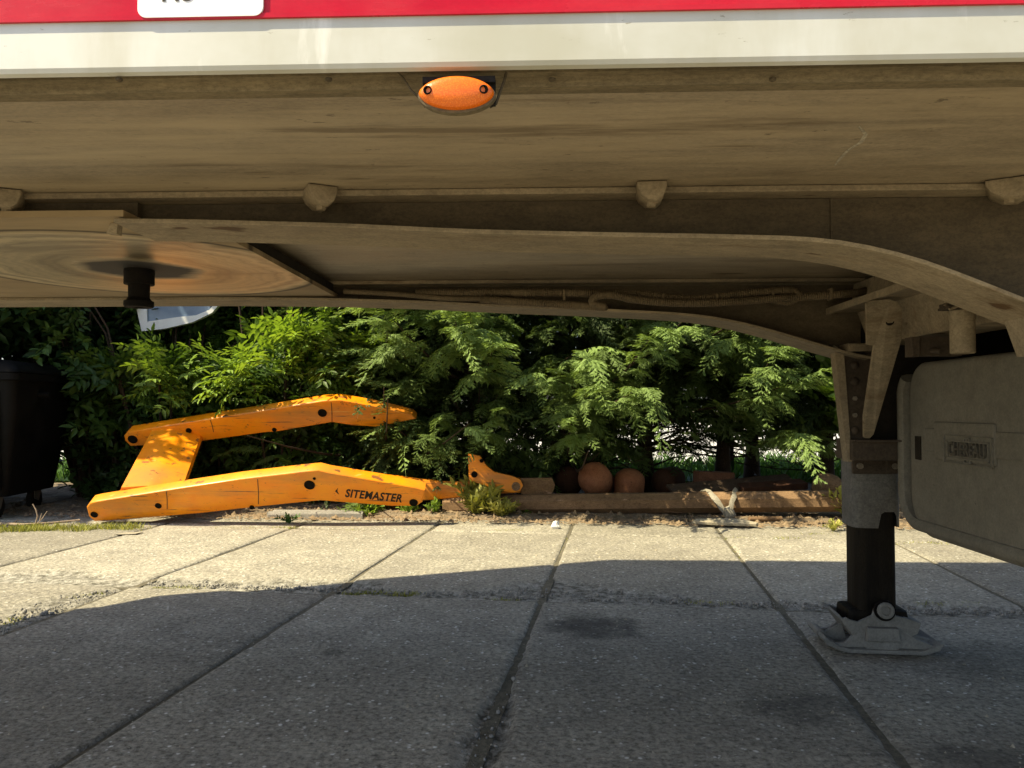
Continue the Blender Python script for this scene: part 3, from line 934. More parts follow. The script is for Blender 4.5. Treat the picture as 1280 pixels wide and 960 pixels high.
# leg bracket on the far side
yB = YR2 - 0.03
def bp(px, py, y=None):
    q = tl(px, py, y=yB if y is None else y)
    return (q.x, q.z)
mb = MB()
mb.prism([bp(1056, 440), bp(1093, 440), bp(1086, 548), bp(1062, 575), bp(1058, 548)], 'y', yB, yB + 0.008)
mb.build('leg_bracket', M['rust_brown'], trailer)
mb = MB()
mb.prism([bp(1041, 432), bp(1053, 440), bp(1063, 577), bp(1058, 577)], 'y', yB - 0.012, yB + 0.03)
mb.build('bracket_flange', M['rail_dust'], trailer)
mb = MB()
mb.prism([bp(1052, 431), bp(1091, 431), bp(1091, 440), bp(1052, 441)], 'y', yB - 0.055, yB + 0.02, None, 0.002)
mb.build('bracket_cap', M['rail_dust'], trailer)
for i, py in enumerate((457, 477, 498, 519, 538)):
    q = bp(1068, py)
    mb = MB()
    if i in (0, 1, 4):
        mb.lathe([(0.0135, 0.0), (0.0135, -0.004), (0.010, -0.008), (0.003, -0.010)], Matrix.Translation((q[0], yB, q[1])), 14, 'y')
        mb.build('bolt', M['rust_brown'], trailer, 40)
    else:
        mb.cyl((q[0], yB, q[1]), (q[0], yB - 0.007, q[1]), 0.0075, n=6)
        mb.build('bolt', M['bolt'], trailer)
mb = MB()
gp = [(1083, 380), (1088, 376), (1112, 374), (1122, 378), (1127, 387), (1127, 424), (1092, 543), (1087, 548), (1080, 547), (1080, 520), (1093, 432), (1084, 431)]
def gy(py): return 0.17 + (YR2 - 0.08 - 0.17) * (py - 375) / (548 - 375)
G0 = [tl(x, y, y=gy(y)) for x, y in gp]
mb.rings([G0, [p + Vector((0, 0.010, 0.003)) for p in G0]])
gus = mb.build('gusset_plate', M['rail_dust'], trailer)
q = tl(1112, 402, y=gy(402) - 0.001)
mb = MB()
mb.lathe([(0.011, 0.001), (0.011, -0.003), (0.0085, -0.003), (0.008, -0.0005), (0.001, -0.0005)], Matrix.Translation(q), 16, 'y')
mb.build('bolt_hole', M['shade_dark'], gus, 40)
# lower saddle joining bracket and leg
mb = MB()
a0 = bp(1060, 549); a1 = bp(1124, 575)
mb.box((a0[0], yB - 0.03, a1[1]), (a1[0], yB + 0.10, a0[1]), bev=0.004)
mb.box((a0[0] - 0.003, yB - 0.06, a0[1] - 0.006), (a1[0], yB - 0.02, a0[1]), bev=0.001)
mb.build('bracket_saddle', M['rust_brown'], trailer)

# landing legs
def landing_leg(xc, yc):
    leg = empty('landing_leg', (xc, yc, 0))
    leg.parent = trailer
    hw = 0.079
    zt, zo = 0.655, 0.415
    mb = MB()   # outer tube with a notched lower rim
    n = 32
    def rr(th, w):      # rounded square
        c, s_ = math.cos(th), math.sin(th)
        k = (abs(c) ** 5 + abs(s_) ** 5) ** (-1 / 5)
        return (c * k * w, s_ * k * w)
    top, bot, bin_ = [], [], []
    for i in range(48):
        th = 2 * math.pi * i / 48
        x, y = rr(th, hw)
        f = 0.0
        if y < -0.05:
            f = 0.055 * max(0, min(1, (x - 0.0) / 0.012)) * max(0, min(1, (0.078 - x) / 0.012)) - 0.01 * (x > 0.07)
        top.append((x, y, zt)); bot.append((x, y, zo + f)); bin_.append((x * 0.93, y * 0.93, zo + f))
    mb.rings([top, bot, bin_], cap=False)
    mb.rings([top, [(x * 0.93, y * 0.93, z) for x, y, z in top]], cap=False)
    o = mb.build('outer_tube', M['leg_grey'], leg, 40)
    mb = MB()
    mb.rings([[(*rr(2 * math.pi * i / 40, 0.067), z) for i in range(40)] for z in (0.10, 0.48, 0.60)])
    mb.build('inner_tube', M['leg_dark'], leg, 40)
    mb = MB()
    mb.box((-hw - 0.004, -hw - 0.006, 0.597), (hw - 0.03, -hw + 0.01, 0.652), bev=0.006)
    mb.box((hw - 0.055, -hw - 0.014, 0.600), (hw + 0.004, -hw + 0.01, 0.649), bev=0.005)
    mb.box((-hw - 0.012, -hw - 0.002, 0.655), (hw + 0.002, hw, 0.668))
    mb.build('clamp_band', M['rust_brown'], leg)
    for x in (-hw + 0.018, hw - 0.028):
        mb = MB()
        mb.cyl((x, -hw - 0.004, 0.625), (x, -hw - 0.022, 0.625), 0.010, n=10)
        mb.build('bolt', M['bolt'], leg)
    # dark hanging sleeve below the clamp
    # foot
    mb = MB()
    zf = 0.004
    # sole plate with upturned ends
    L, Wd = 0.205, 0.115
    prof = [(-L, 0.050), (-L + 0.012, 0.030), (-L + 0.06, zf + 0.006), (-L + 0.09, zf), (L - 0.06, zf), (L - 0.01, 0.022), (L, 0.040), (L - 0.006, 0.046), (L - 0.03, 0.034), (L - 0.07, 0.018), (-L + 0.10, 0.018), (-L + 0.06, 0.026), (-L + 0.02, 0.048), (-L + 0.008, 0.060)]
    mb.prism(prof, 'y', -Wd, Wd, None, 0.003)
    # two cheek ribs, scalloped
    for ys in (-Wd + 0.012, Wd - 0.03):
        cheek = [(-L + 0.03, 0.020), (-0.055, 0.022), (-0.05, 0.014), (0.055, 0.014), (0.06, 0.022), (L - 0.02, 0.020), (L - 0.03, 0.036), (0.12, 0.056), (0.085, 0.082), (0.060, 0.094), (-0.060, 0.094), (-0.085, 0.074), (-0.125, 0.038), (-0.16, 0.033)]
        mb.prism(cheek, 'y', ys, ys + 0.018, None, 0.003)
    # front bridge box
    mb.prism([(-0.058, 0.050), (0.058, 0.050), (0.052, 0.096), (-0.052, 0.096)], 'y', -Wd - 0.012, -Wd + 0.02, None, 0.005)
    # cradle that holds the pin
    cradle = [(-0.142, 0.118), (-0.095, 0.060), (-0.05, 0.050), (0.07, 0.050), (0.125, 0.074), (0.138, 0.112), (0.085, 0.128), (0.052, 0.134), (0.043, 0.160), (0.028, 0.176), (0.010, 0.181), (-0.008, 0.176), (-0.022, 0.160), (-0.030, 0.134), (-0.055, 0.122), (-0.080, 0.110), (-0.105, 0.116), (-0.120, 0.124)]
    mb.prism([(x, z) for x, z in cradle], 'y', -0.102, -0.085, None, 0.004)
    mb.prism([(x, z) for x, z in cradle], 'y', 0.085, 0.102, None, 0.004)
    mb.prism([(-0.150, 0.128), (-0.144, 0.134), (-0.085, 0.062), (-0.092, 0.056)], 'y', -0.10, 0.02)
    mb.prism([(-0.142, 0.118), (-0.136, 0.122), (-0.075, 0.055), (-0.090, 0.050)], 'y', -0.086, 0.086)
    mb.prism([(0.085, 0.128), (0.138, 0.112), (0.125, 0.074), (0.118, 0.076), (0.128, 0.108), (0.083, 0.120)], 'y', -0.086, 0.086)
    # ends: eyes and ribs
    mb.tube([(-L + 0.012, -0.04, 0.052), (-L + 0.012, 0.03, 0.052)], 0.014, 12)
    mb.prism([(-L + 0.02, 0.050), (-0.115, 0.085), (-0.10, 0.030), (-L + 0.04, 0.030)], 'y', -0.03, -0.018)
    mb.tube([(0.115, -0.08, 0.044), (0.165, -0.08, 0.030)], 0.012, 8)
    mb.tube([(0.10, -0.05, 0.054), (0.185, -0.04, 0.030)], 0.014, 8)
    bmesh.ops.scale(mb.bm, vec=(0.93, 0.93, 0.95), verts=mb.bm.verts[:])
    ft = mb.build('foot', M['foot_grey'], leg, 30)
    mb = MB()
    mb.lathe([(0.027, -0.085), (0.027, -0.112), (0.023, -0.116), (0.016, -0.116), (0.013, -0.108), (0.002, -0.108)], Matrix.Translation((0.010, 0, 0.148)), 20, 'y')
    mb.cyl((0.010, -0.09, 0.148), (0.010, 0.105, 0.148), 0.016, n=16)
    mb.build('foot_pin', M['foot_grey'], leg, 40)
    mb = MB()
    mb.cyl((0.010, -0.09, 0.146), (0.010, -0.1035, 0.146), 0.034, n=24)
    mb.build('pin_gap_disc', M['black'], leg, 40)  # black disc stands in for the dark gap round the pin
    mb = MB()
    mb.box((-0.10, -0.07, 0.085), (0.10, 0.07, 0.14), bev=0.02)
    mb.build('foot_socket', M['leg_dark'], leg)
    return leg
q = tl(1091, 800, y=YR2 + 0.255)
leg = landing_leg(q.x, YR2 + 0.265)
q0 = q
leg2 = landing_leg(q0.x, YR1 - 0.20)
leg.rotation_euler = (0, 0, R(-4))
# gear cross tie behind the leg, coloured near-black for the shade
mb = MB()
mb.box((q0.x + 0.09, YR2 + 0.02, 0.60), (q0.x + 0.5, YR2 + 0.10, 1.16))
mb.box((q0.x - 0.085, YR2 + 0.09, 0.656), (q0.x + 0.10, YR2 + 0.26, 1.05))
mb.build('gear_case', M['shade_dark'], trailer)

# moulded plastic box with raised maker's name
xb = 2.12
yb1, yb0 = tl(1124, 560, x=xb).y, -0.36
zb0, zb1 = tl(1200, 688, x=xb).z, tl(1200, 447, x=xb).z
def rrect(y0, y1, z0, z1, r, n=6, rbl=None):
    out = []
    rb = rbl if rbl else r
    for cy, cz, a0, q_ in ((y1 - rb, z0 + rb, -90, rb), (y1 - r, z1 - r, 0, r), (y0 + r, z1 - r, 90, r), (y0 + rb, z0 + rb, 180, rb)):
        for k in range(n + 1):
            t = R(a0 + 90 * k / n)
            out.append((cy + q_ * math.cos(t), cz + q_ * math.sin(t)))
    return out
sb = empty('storage_box', (0, 0, 0))
sb.parent = trailer
mb = MB()
rings = []
for dx, ins in ((0.034, -0.0), (0.012, 0.0), (0.003, 0.006), (0.0, 0.016)):
    rings.append([(xb + dx, y, z) for y, z in rrect(yb0 + ins + 0.06, yb1 - ins - 0.062, zb0 + 0.006 + ins, zb1 - ins, 0.08, 8, 0.11)])
rings.insert(0, [(xb + 1.1, y, z) for y, z in rrect(yb0 + 0.06, yb1 - 0.062, zb0 + 0.006, zb1, 0.05, 8, 0.10)])
mb.rings(rings)
mb.build('shell', M['box_plastic'], sb, 40)
path = [(yb1 - 0.030, zb1 - 0.030), (yb1 - 0.010, zb1 - 0.055), (yb1, zb1 - 0.085), (yb1, (zb0 + zb1) / 2), (yb1, zb0 + 0.125)]
for k in range(1, 9):
    t = R(90 * k / 8)
    path.append((yb1 - 0.115 + 0.115 * math.cos(t), zb0 + 0.012 + 0.115 - 0.115 * math.sin(t)))
path.append((yb0, zb0 + 0.012))
rings = []
for k, (py_, pz_) in enumerate(path):
    a_, b_ = path[max(k - 1, 0)], path[min(k + 1, len(path) - 1)]
    ty, tz = b_[0] - a_[0], b_[1] - a_[1]
    l_ = math.hypot(ty, tz)
    ny, nz = tz / l_, -ty / l_          # towards the middle of the face
    if ny * ((yb0 + yb1) / 2 - py_) + nz * ((zb0 + zb1) / 2 - pz_) < 0: ny, nz = -ny, -nz
    rings.append([(xb + dx, py_ + ny * q_, pz_ + nz * q_) for dx, q_ in ((0.12, 0), (0.012, 0), (-0.006, 0.006), (-0.012, 0.015), (-0.012, 0.028), (-0.004, 0.038), (0.03, 0.041), (0.12, 0.041))])
mb = MB()
mb.rings(rings)
mb.build('rim', M['box_plastic'], sb, 40)
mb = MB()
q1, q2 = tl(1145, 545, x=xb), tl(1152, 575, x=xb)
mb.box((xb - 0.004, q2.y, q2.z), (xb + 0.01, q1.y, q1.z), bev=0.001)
mb.build('latch_slot', M['shade_dark'], sb)
# swelling band across the face and the name plate
def facebox(mb, px0, py0, px1, py1, d0, d1, bev):
    u, v = tl(px0, py0, x=xb), tl(px1, py1, x=xb)
    mb.box((xb - d1, min(u.y, v.y), min(u.z, v.z)), (xb - d0, max(u.y, v.y), max(u.z, v.z)), bev=bev)
mb = MB()
facebox(mb, 1170, 527, 1247, 583, -0.004, 0.008, 0.006)
facebox(mb, 1156, 535, 1290, 578, -0.004, 0.004, 0.0035)
mb.build('face_band', M['box_plastic'], sb)
u0, u1 = tl(1185, 545, x=xb), tl(1246, 582, x=xb)
lw = abs(u0.y - u1.y)
lc2 = Vector((xb - 0.0085, (u0.y + u1.y) / 2, (u0.z + u1.z) / 2 - 0.002))
mb = MB()
hw_, hh_ = lw / 2, 0.036
def bar(mb, y0, z0, y1, z1, t=0.0018):
    mb.box((xb - 0.0125, lc2.y + min(y0, y1) - t, lc2.z + min(z0, z1) - t), (xb - 0.0082, lc2.y + max(y0, y1) + t, lc2.z + max(z0, z1) + t))
for k_ in (1.0, 0.86):
    H_, W_ = hh_ * k_, hw_ * k_
    if k_ == 1.0:
        bar(mb, -W_, -H_, W_, -H_, .0009); bar(mb, -W_, H_, W_, H_, .0009); bar(mb, -W_, -H_, -W_, H_, .0009); bar(mb, W_, -H_, W_, H_, .0009)
    else:
        H_ = 0.0225
        bar(mb, -W_, -H_, W_, -H_); bar(mb, -W_, H_, W_, H_); bar(mb, -W_, -H_, -W_, H_); bar(mb, W_, -H_, W_, H_)
bar(mb, -0.012, 0.026, -0.012, 0.031); bar(mb, 0.012, 0.026, 0.012, 0.031); bar(mb, -0.012, 0.032, 0.012, 0.032); bar(mb, 0, 0.026, 0, 0.031)
bar(mb, -0.014, -0.026, -0.014, -0.031); bar(mb, 0.014, -0.026, 0.014, -0.031); bar(mb, -0.010, -0.032, 0.014, -0.032)
mb.build('name_frame', M['box_plastic'], sb)
mN = basis((xb - 0.0105, lc2.y, lc2.z), (0, -1, 0), (0, 0, 1))
tn = text_mesh('raised_name', 'CHEREAU', 0.050, M['name_dirt_shade'], sb, mN, 0.004, 0.0008, 0, 1.0)
xx = [v.co.x for v in tn.data.vertices]
tn.matrix_local = mN @ Matrix.Diagonal((hw_ * 2 * 0.78 / (max(xx) - min(xx)), 1, 1, 1))

# hanging air fitting in front of the cross member
q = tl(1203, 415, y=-0.10)
mb = MB()
zt_, zl_ = tl(1203, 393, y=-0.10).z, tl(1203, 442, y=-0.10).z
mb.lathe([(0.020, zt_ + 0.012), (0.027, zt_ + 0.008), (0.028, zt_ - 0.01), (0.0265, zt_ - 0.014), (0.0265, zl_ + 0.002), (0.024, zl_)], Matrix.Translation((q.x, -0.10, 0)), 24)
af = mb.build('air_filter', M['rail_dust'], trailer, 35)
mb = MB()
mb.box((q.x - 0.032, -0.125, zt_ + 0.014), (q.x + 0.035, -0.06, zt_ + 0.028), bev=0.002)
mb.box((q.x - 0.045, -0.13, zt_ + 0.010), (q.x - 0.02, -0.08, zt_ + 0.016))
mb.box((q.x - 0.010, -0.06, zt_ + 0.02), (q.x + 0.010, -0.04, ZC + 0.39))
mb.build('mount', M['rust_brown'], af)
mb = MB()
mb.tube([(q.x - 0.045, -0.13, zt_ + 0.008), (q.x - 0.028, -0.13, zt_ + 0.014), (q.x - 0.006, -0.13, zt_ + 0.032), (q.x + 0.002, -0.12, zt_ + 0.04)], 0.0035, 6)
mb.build('bent_wire', M['rail_dust'], af, 60)
mb = MB()
for i in range(6):
    mb.lathe([(0.004, -0.003), (0.008, 0), (0.004, 0.003)], Matrix.Translation((q.x - 0.034, -0.10, zt_ + 0.022 + 0.007 * i)), 8)
mb.build('threaded_stud', M['rail_dust'], af, 50)
mb = MB()
mb.cyl((q.x + 0.040, -0.10, zt_ + 0.02), (q.x + 0.040, -0.125, zt_ + 0.02), 0.006, n=8)
mb.build('bolt', M['bolt'], af)
q = tl(1157, 433, y=0.15)
mb = MB()
mb.box((q.x - 0.045, 0.13, q.z - 0.028), (q.x - 0.024, 0.17, q.z + 0.024), bev=0.002)
mb.box((q.x - 0.022, 0.14, q.z - 0.026), (q.x + 0.09, 0.18, q.z + 0.026), bev=0.003)
mb.cyl((q.x + 0.01, 0.14, q.z - 0.012), (q.x + 0.022, 0.115, q.z - 0.016), 0.007, n=8)
mb.build('tank_bracket', M['rust_brown'], trailer)
# gusset on the near rail close to the right edge
mb = MB()
yq = YR1 + 0.03
pg = [(1262, 388), (1274, 384), (1300, 400), (1300, 445), (1283, 445), (1272, 415)]
mb.prism([bp(x, y, yq) for x, y in pg], 'y', yq - 0.03, yq + 0.03, None, 0.002)
mb.build('rail_gusset', M['rail_dust'], trailer)

# ============================================================ LOADER ARMS
TILT = R(33)
LP = atZ(112, 652, 0.012)
V_AX = Vector((0, math.cos(TILT), math.sin(TILT)))
W_AX = Vector((0, -math.sin(TILT), math.cos(TILT)))
frame = empty('loader_arm_frame', LP, (TILT, 0, 0))
tag(frame, 'orange-yellow loader arm frame marked SITEMASTER, leaning tilted against the hedge', 'loader arms')
def lp(px, py, s):      # local (x, w) on the face at spacing s
    P = LP + V_AX * s
    h = onplane(px, py, P, V_AX)
    return ((h - P).dot(Vector((1, 0, 0))), (h - P).dot(W_AX))
near_top = [(108, 634), (112, 629), (120, 627), (220, 611), (300, 599), (385, 589), (398, 588), (410, 591), (470, 601), (520, 610), (531, 613)]
near_bot = [(528, 628), (520, 633), (490, 633), (400, 626), (330, 633), (250, 642), (140, 651), (118, 652), (111, 646)]
def arm(pts_px, s, th, bev=0.010):
    mb = MB()
    poly = [lp(x, y, s) for x, y in pts_px]
    mb.prism([(x, w) for x, w in poly], 'y', s, s + th, None, bev, 3)
    return mb
na = arm(near_top + near_bot, 0.0, 0.095).build('near_arm', M['yellow'], frame, 30)
SPC = 0.80
far_px = [(155, 545), (160, 540), (240, 527), (330, 513), (404, 501), (425, 500), (470, 508), (515, 519), (520, 524), (500, 528), (470, 534), (440, 532), (415, 528), (345, 540), (330, 541), (250, 552), (200, 556), (163, 558), (156, 551)]
fa = arm(far_px, SPC, 0.095).build('far_arm', M['yellow'], frame, 30)
def boss(px, py, s, r, parent, depth=0.012):
    x, w = lp(px, py, s)
    mb = MB()
    m4 = Matrix.Translation((x, s, w))
    mb.lathe([(r * 1.25, 0.002), (r * 1.25, -depth * 0.5), (r, -depth * 0.6), (r * 0.95, -depth * 0.2), (r * 0.1, -depth * 0.2)], m4, 16, 'y')
    return mb.build('pin_hole', M['black'], parent, 40)
for px, py, r in ((118, 643, 0.020), (198, 632, 0.018), (387, 606, 0.030), (315, 634, 0.014), (517, 628, 0.024), (393, 598, 0.008)):
    boss(px, py, 0.0, r, na)
for px, py, r in ((166, 549, 0.030), (236, 538, 0.018), (403, 516, 0.028), (343, 537, 0.014), (468, 522, 0.008)):
    boss(px, py, SPC, r, fa)
# welded seams in the arms
for (x0, y0, x1, y1, s, par) in ((208, 614, 209, 636, 0, na), (322, 599, 323, 630, 0, na), (263, 525, 267, 540, SPC, fa), (414, 503, 415, 527, SPC, fa)):
    a, b2 = lp(x0, y0, s), lp(x1, y1, s)
    mb = MB()
    mb.tube([(a[0], s - 0.001, a[1]), ((a[0] + b2[0]) / 2 + 0.003, s - 0.001, (a[1] + b2[1]) / 2), (b2[0], s - 0.001, b2[1])], 0.0025, 6)
    mb.build('weld_bead', M['rust_brown'], par)
# cross beam, a folded box
mb = MB()
def sect(pl, pr, s):
    (x0, w0), (x1, w1) = pl, pr
    w = (w0 + w1) / 2
    cxs = (x0 + x1) / 2
    return [(x0, s, w - 0.03), (x0 + 0.03, s, w + 0.02), (cxs - 0.01, s, w + 0.035), (cxs + 0.05, s, w + 0.02), (x1 - 0.01, s, w - 0.035), (x1, s, w - 0.06), (x1 - 0.04, s, w - 0.10), (x0 + 0.04, s, w - 0.085)]
A0 = sect(lp(149, 617, 0.09), lp(224, 607, 0.09), 0.09)
A2 = sect(lp(187, 544, SPC), lp(250, 536, SPC), SPC + 0.01)
A1 = [tuple((p + q) / 2 for p, q in zip(a, b)) for a, b in zip(A0, A2)]
mb.rings([A0, A1, A2])
cb = mb.build('cross_beam', M['yellow'], frame, 25)
mb = MB()
cq = lp(195, 580, 0.4)
mb.box((cq[0] - 0.02, 0.38, cq[1] - 0.02), (cq[0] + 0.02, 0.43, cq[1] + 0.045), bev=0.002)
mb.build('lug', M['yellow'], cb)
# lettering
a, b2 = lp(431, 616.5, 0), lp(502, 623.5, 0)
tx = Vector((b2[0] - a[0], 0, b2[1] - a[1]))
mid = ((a[0] + b2[0]) / 2, (a[1] + b2[1]) / 2)
tl_len = tx.length
lt = text_mesh('lettering', 'SITEMASTER', 0.098, M['text_black'], na, basis((mid[0], -0.0018, mid[1]), tx, (0, 0, 1)), 0.0004, 0.0028, 0.22, 1.06)
wd = lt.dimensions.x if lt.dimensions.x > 0 else 0.5
xsn = [v.co.x for v in lt.data.vertices]
sc = tl_len / (max(xsn) - min(xsn))
lt.matrix_local = basis((mid[0], -0.0018, mid[1]), tx, (0, 0, 1)) @ Matrix.Diagonal((sc, 1.0, 1, 1))
mb = MB()
a = lp(421, 614, 0)
mb.prism([(a[0] - 0.012, a[1]), (a[0] + 0.012, a[1] + 0.030), (a[0] + 0.004, a[1] + 0.002), (a[0] + 0.012, a[1] - 0.028)], 'y', -0.0022, -0.0008)
mb.build('arrow_mark', M['text_black'], na)

# linkage piece behind the frame
lb = atZ(590, 636, 0.03)
link = empty('loader_link', (lb.x, 5.95, 0.02))
tag(link, 'yellow loader linkage with upright hook plate, lying behind the marked arm', 'loader linkage')
LKY = 5.95
def kp_(px, py, Y): 
    q = atY(px, py, Y)
    return (q.x - link.location.x, q.z - link.location.z)
def kprism(pts, Y, th, bev, name, mat, parent=link):
    mb = MB()
    mb.prism([kp_(x, y, Y) for x, y in pts], 'y', Y - LKY, Y - LKY + th, None, bev)
    return mb.build(name, mat, parent, 30)
lb_ = kprism([(425, 590), (440, 588), (500, 596), (530, 600), (560, 603), (650, 598), (652, 616), (590, 620), (530, 626), (470, 626), (420, 610)], LKY, 0.10, 0.008, 'link_bar', M['yellow'])
hk = kprism([(585, 567), (600, 570), (609, 583), (618, 590), (640, 595), (650, 599), (654, 607), (650, 614), (640, 616), (620, 612), (586, 600)], LKY - 0.10, 0.05, 0.005, 'hook_plate', M['yellow'])
kprism([(650, 598), (690, 597), (694, 606), (690, 620), (652, 622)], LKY - 0.02, 0.06, 0.006, 'joint_block', M['rust'])
for px, py, Y, r, mt in ((593, 593, LKY - 0.10, 0.016, 'black'), (602, 576, LKY - 0.10, 0.010, 'black'), (645, 608, LKY - 0.10, 0.022, 'rust'), (684, 609, LKY - 0.02, 0.022, 'rust'), (512, 609, LKY, 0.014, 'black'), (437, 591, LKY, 0.022, 'rust')):
    x, z = kp_(px, py, Y)
    mb = MB()
    mb.lathe([(r * 1.5, 0.002), (r * 1.5, -0.008), (r, -0.009), (r * 0.9, -0.002), (r * 0.1, -0.002)], Matrix.Translation((x, Y - LKY, z)), 18, 'y')
    mb.build('pin', M[mt], link, 40)

# ============================================================ STUFF ALONG THE HEDGE
rng = random.Random(4)
def taper_beam(name, p0, p1, r, mat, sides=8, squash=0.8, label=None, cat=None, group=None):
    p0, p1 = Vector(p0), Vector(p1)
    t = (p1 - p0).normalized()
    a = t.cross(Vector((0, 0, 1))).normalized()
    b = a.cross(t)
    rings = []
    for f in (0, 0.002, 0.25, 0.5, 0.75, 0.998, 1):
        rr_ = r * (0.96 if f in (0, 1) else 1)
        c = p0.lerp(p1, f) - p0
        rings.append([c + (a * math.cos(2 * math.pi * (k + 0.5) / sides) + b * math.sin(2 * math.pi * (k + 0.5) / sides) * squash) * rr_ for k in range(sides)])
    mb = MB()
    mb.rings(rings)
    o = mb.build(name, mat, None, 20)
    o.location = p0
    if label: tag(o, label, cat, group)
    return o
b0, b1 = atY(556, 631, 6.02), atY(1068, 626, 5.62)
taper_beam('rusty_beam', b0, b1, 0.097, M['rust'], 8, 0.82, 'long rusty eight sided steel beam lying along the foot of the hedge', 'beam')

def capsule(name, base, axis, r, L, mat, label, group='rusty gas cylinders behind the beam'):
    axis = Vector(axis).normalized()
    q = axis.to_track_quat('Z', 'Y').to_matrix().to_4x4()
    prof = [(r * 0.02, L)]
    for k in range(1, 9):
        t = R(90 - 90 * k / 8)
        prof.append((r * math.cos(t), L - r * 0.75 + r * 0.75 * math.sin(t)))
    prof += [(r, 0.05), (r * 0.93, 0.012), (r * 0.8, 0.0)]
    mb = MB()
    mb.lathe(prof, q, 28)
    # weld ring
    o = mb.build(name, mat, None, 50)
    o.location = base
    tag(o, label, 'gas cylinder', group)
    mb = MB()
    m2 = q
    mb.lathe([(r * 1.001, L * 0.45 - 0.004), (r * 1.012, L * 0.45), (r * 1.001, L * 0.45 + 0.004)], m2, 28)
    mb.build('weld_ring', M['rust_dark'], o, 50)
    return o
def cyl_at(px, py, Y, axis, r, L, mat, label):
    tip = atY(px, py - 5, Y)
    ax = Vector(axis).normalized()
    capsule('gas_cylinder', tip - ax * (L - r * 0.75), ax, r, L, mat, label)
cyl_at(743, 603, 6.25, (-0.25, -1, 0.25), 0.135, 0.45, M['rust_orange'], 'round domed rusty orange cylinder facing the yard, biggest of the row')
cyl_at(787, 605, 6.35, (0.05, -0.25, 1), 0.125, 0.40, M['rust_orange'], 'upright dull orange rusty cylinder just right of the domed one')
cyl_at(712, 606, 6.45, (0.2, -1, 0.1), 0.12, 0.42, M['rust_dark'], 'dark rusty cylinder in shade between the yellow link and the domed one')
cyl_at(830, 607, 6.5, (-0.5, -1, 0.0), 0.11, 0.42, M['rust_dark'], 'dark rusty cylinder lying right of the upright orange one')
cyl_at(1035, 611, 6.0, (0.1, -0.3, 1), 0.115, 0.26, M['rust'], 'low rusty dome showing above the right end of the beam')

def plank(name, p0, p1, w, th, mat, label, cat, roll=0):
    p0, p1 = Vector(p0), Vector(p1)
    L = (p1 - p0).length
    mb = MB()
    n = 8
    rings = []
    for i in range(n + 1):
        x = L * i / n
        j = rng.uniform(-0.006, 0.006)
        rings.append([(x, -w / 2 + j, -th / 2), (x, w / 2 + j, -th / 2), (x, w / 2 + j, th / 2), (x, -w / 2 + j, th / 2)])
    mb.rings(rings)
    o = mb.build(name, mat)
    X = (p1 - p0).normalized()
    Y = Vector((0, 0, 1)).cross(X).normalized()
    m = basis(p0, X, Y) @ Matrix.Rotation(R(roll), 4, 'X')
    o.matrix_world = m
    tag(o, label, cat)
    return o
plank('plank', atY(838, 613, 6.05), atY(990, 600, 6.35), 0.16, 0.02, M['wood'], 'long dark weathered board resting slanted behind the rusty beam', 'board', 25)
plank('plank', atY(925, 611, 6.15), atY(1005, 605, 6.2), 0.14, 0.05, M['rust_dark'], 'short rusty brown plank under the slanted board', 'board', 10)
q = atY(892, 600, 6.4)
mb = MB(); mb.box((-0.16, -0.06, -0.16), (0.16, 0.06, 0.07), bev=0.01)
o = mb.build('clay_block', M['pink_block']); o.location = q; o.rotation_euler = (0, 0.05, 0.2)
tag(o, 'dark brown clay block standing behind the slanted board', 'block')

# cloth strap over the beam
def strip_mesh(name, pts, w, mat, parent=None):
    P = [Vector(p) for p in pts]
    mb = MB()
    rings = []
    for i, p in enumerate(P):
        t = (P[min(i + 1, len(P) - 1)] - P[max(i - 1, 0)]).normalized()
        side = t.cross(Vector((0, -1, 0.3))).normalized()
        nrm = side.cross(t).normalized()
        ww = w * (0.8 + 0.35 * rng.random())
        rings.append([p - side * ww / 2, p + nrm * 0.006 * rng.random(), p + side * ww / 2, p + side * ww / 2 - nrm * 0.006, p - nrm * 0.008, p - side * ww / 2 - nrm * 0.006])
    mb.rings(rings)
    return mb.build(name, mat, parent, 60)
st_ = empty('cloth_strap', atZ(905, 641, 0.03))
tag(st_, 'pale dirty cloth strap hanging in a V over the rusty beam', 'strap')
o = st_.location
for pts, wd_ in ((((878, 612, 5.92), (885, 612.5, 5.80), (889, 617, 5.68), (893, 622, 5.63), (898, 628, 5.61), (902, 635, 5.60), (908, 641, 5.59), (914, 646, 5.58)), 0.040), (((921, 611, 5.86), (919, 614, 5.72), (918, 620, 5.64), (915, 627, 5.61), (914, 634, 5.60), (911, 640, 5.59), (906, 645, 5.585)), 0.034)):
    strip_mesh('strap_end', [atY(x, y, Y) - o for x, y, Y in pts], wd_, M['rag'], st_)
mb = MB()
q = [atY(x, y, 5.57) - o for x, y in ((905, 635), (912, 632), (918, 638), (921, 645), (916, 650), (907, 649))]
cq_ = sum(q, Vector()) / 6
mb.rings([[cq_ + (p - cq_) * f + Vector((0, d, 0)) for p in q] for f, d in ((0.5, -0.022), (0.85, -0.012), (1.0, 0.008), (0.8, 0.03))])
mb.build('knot', M['rag'], st_, 60)

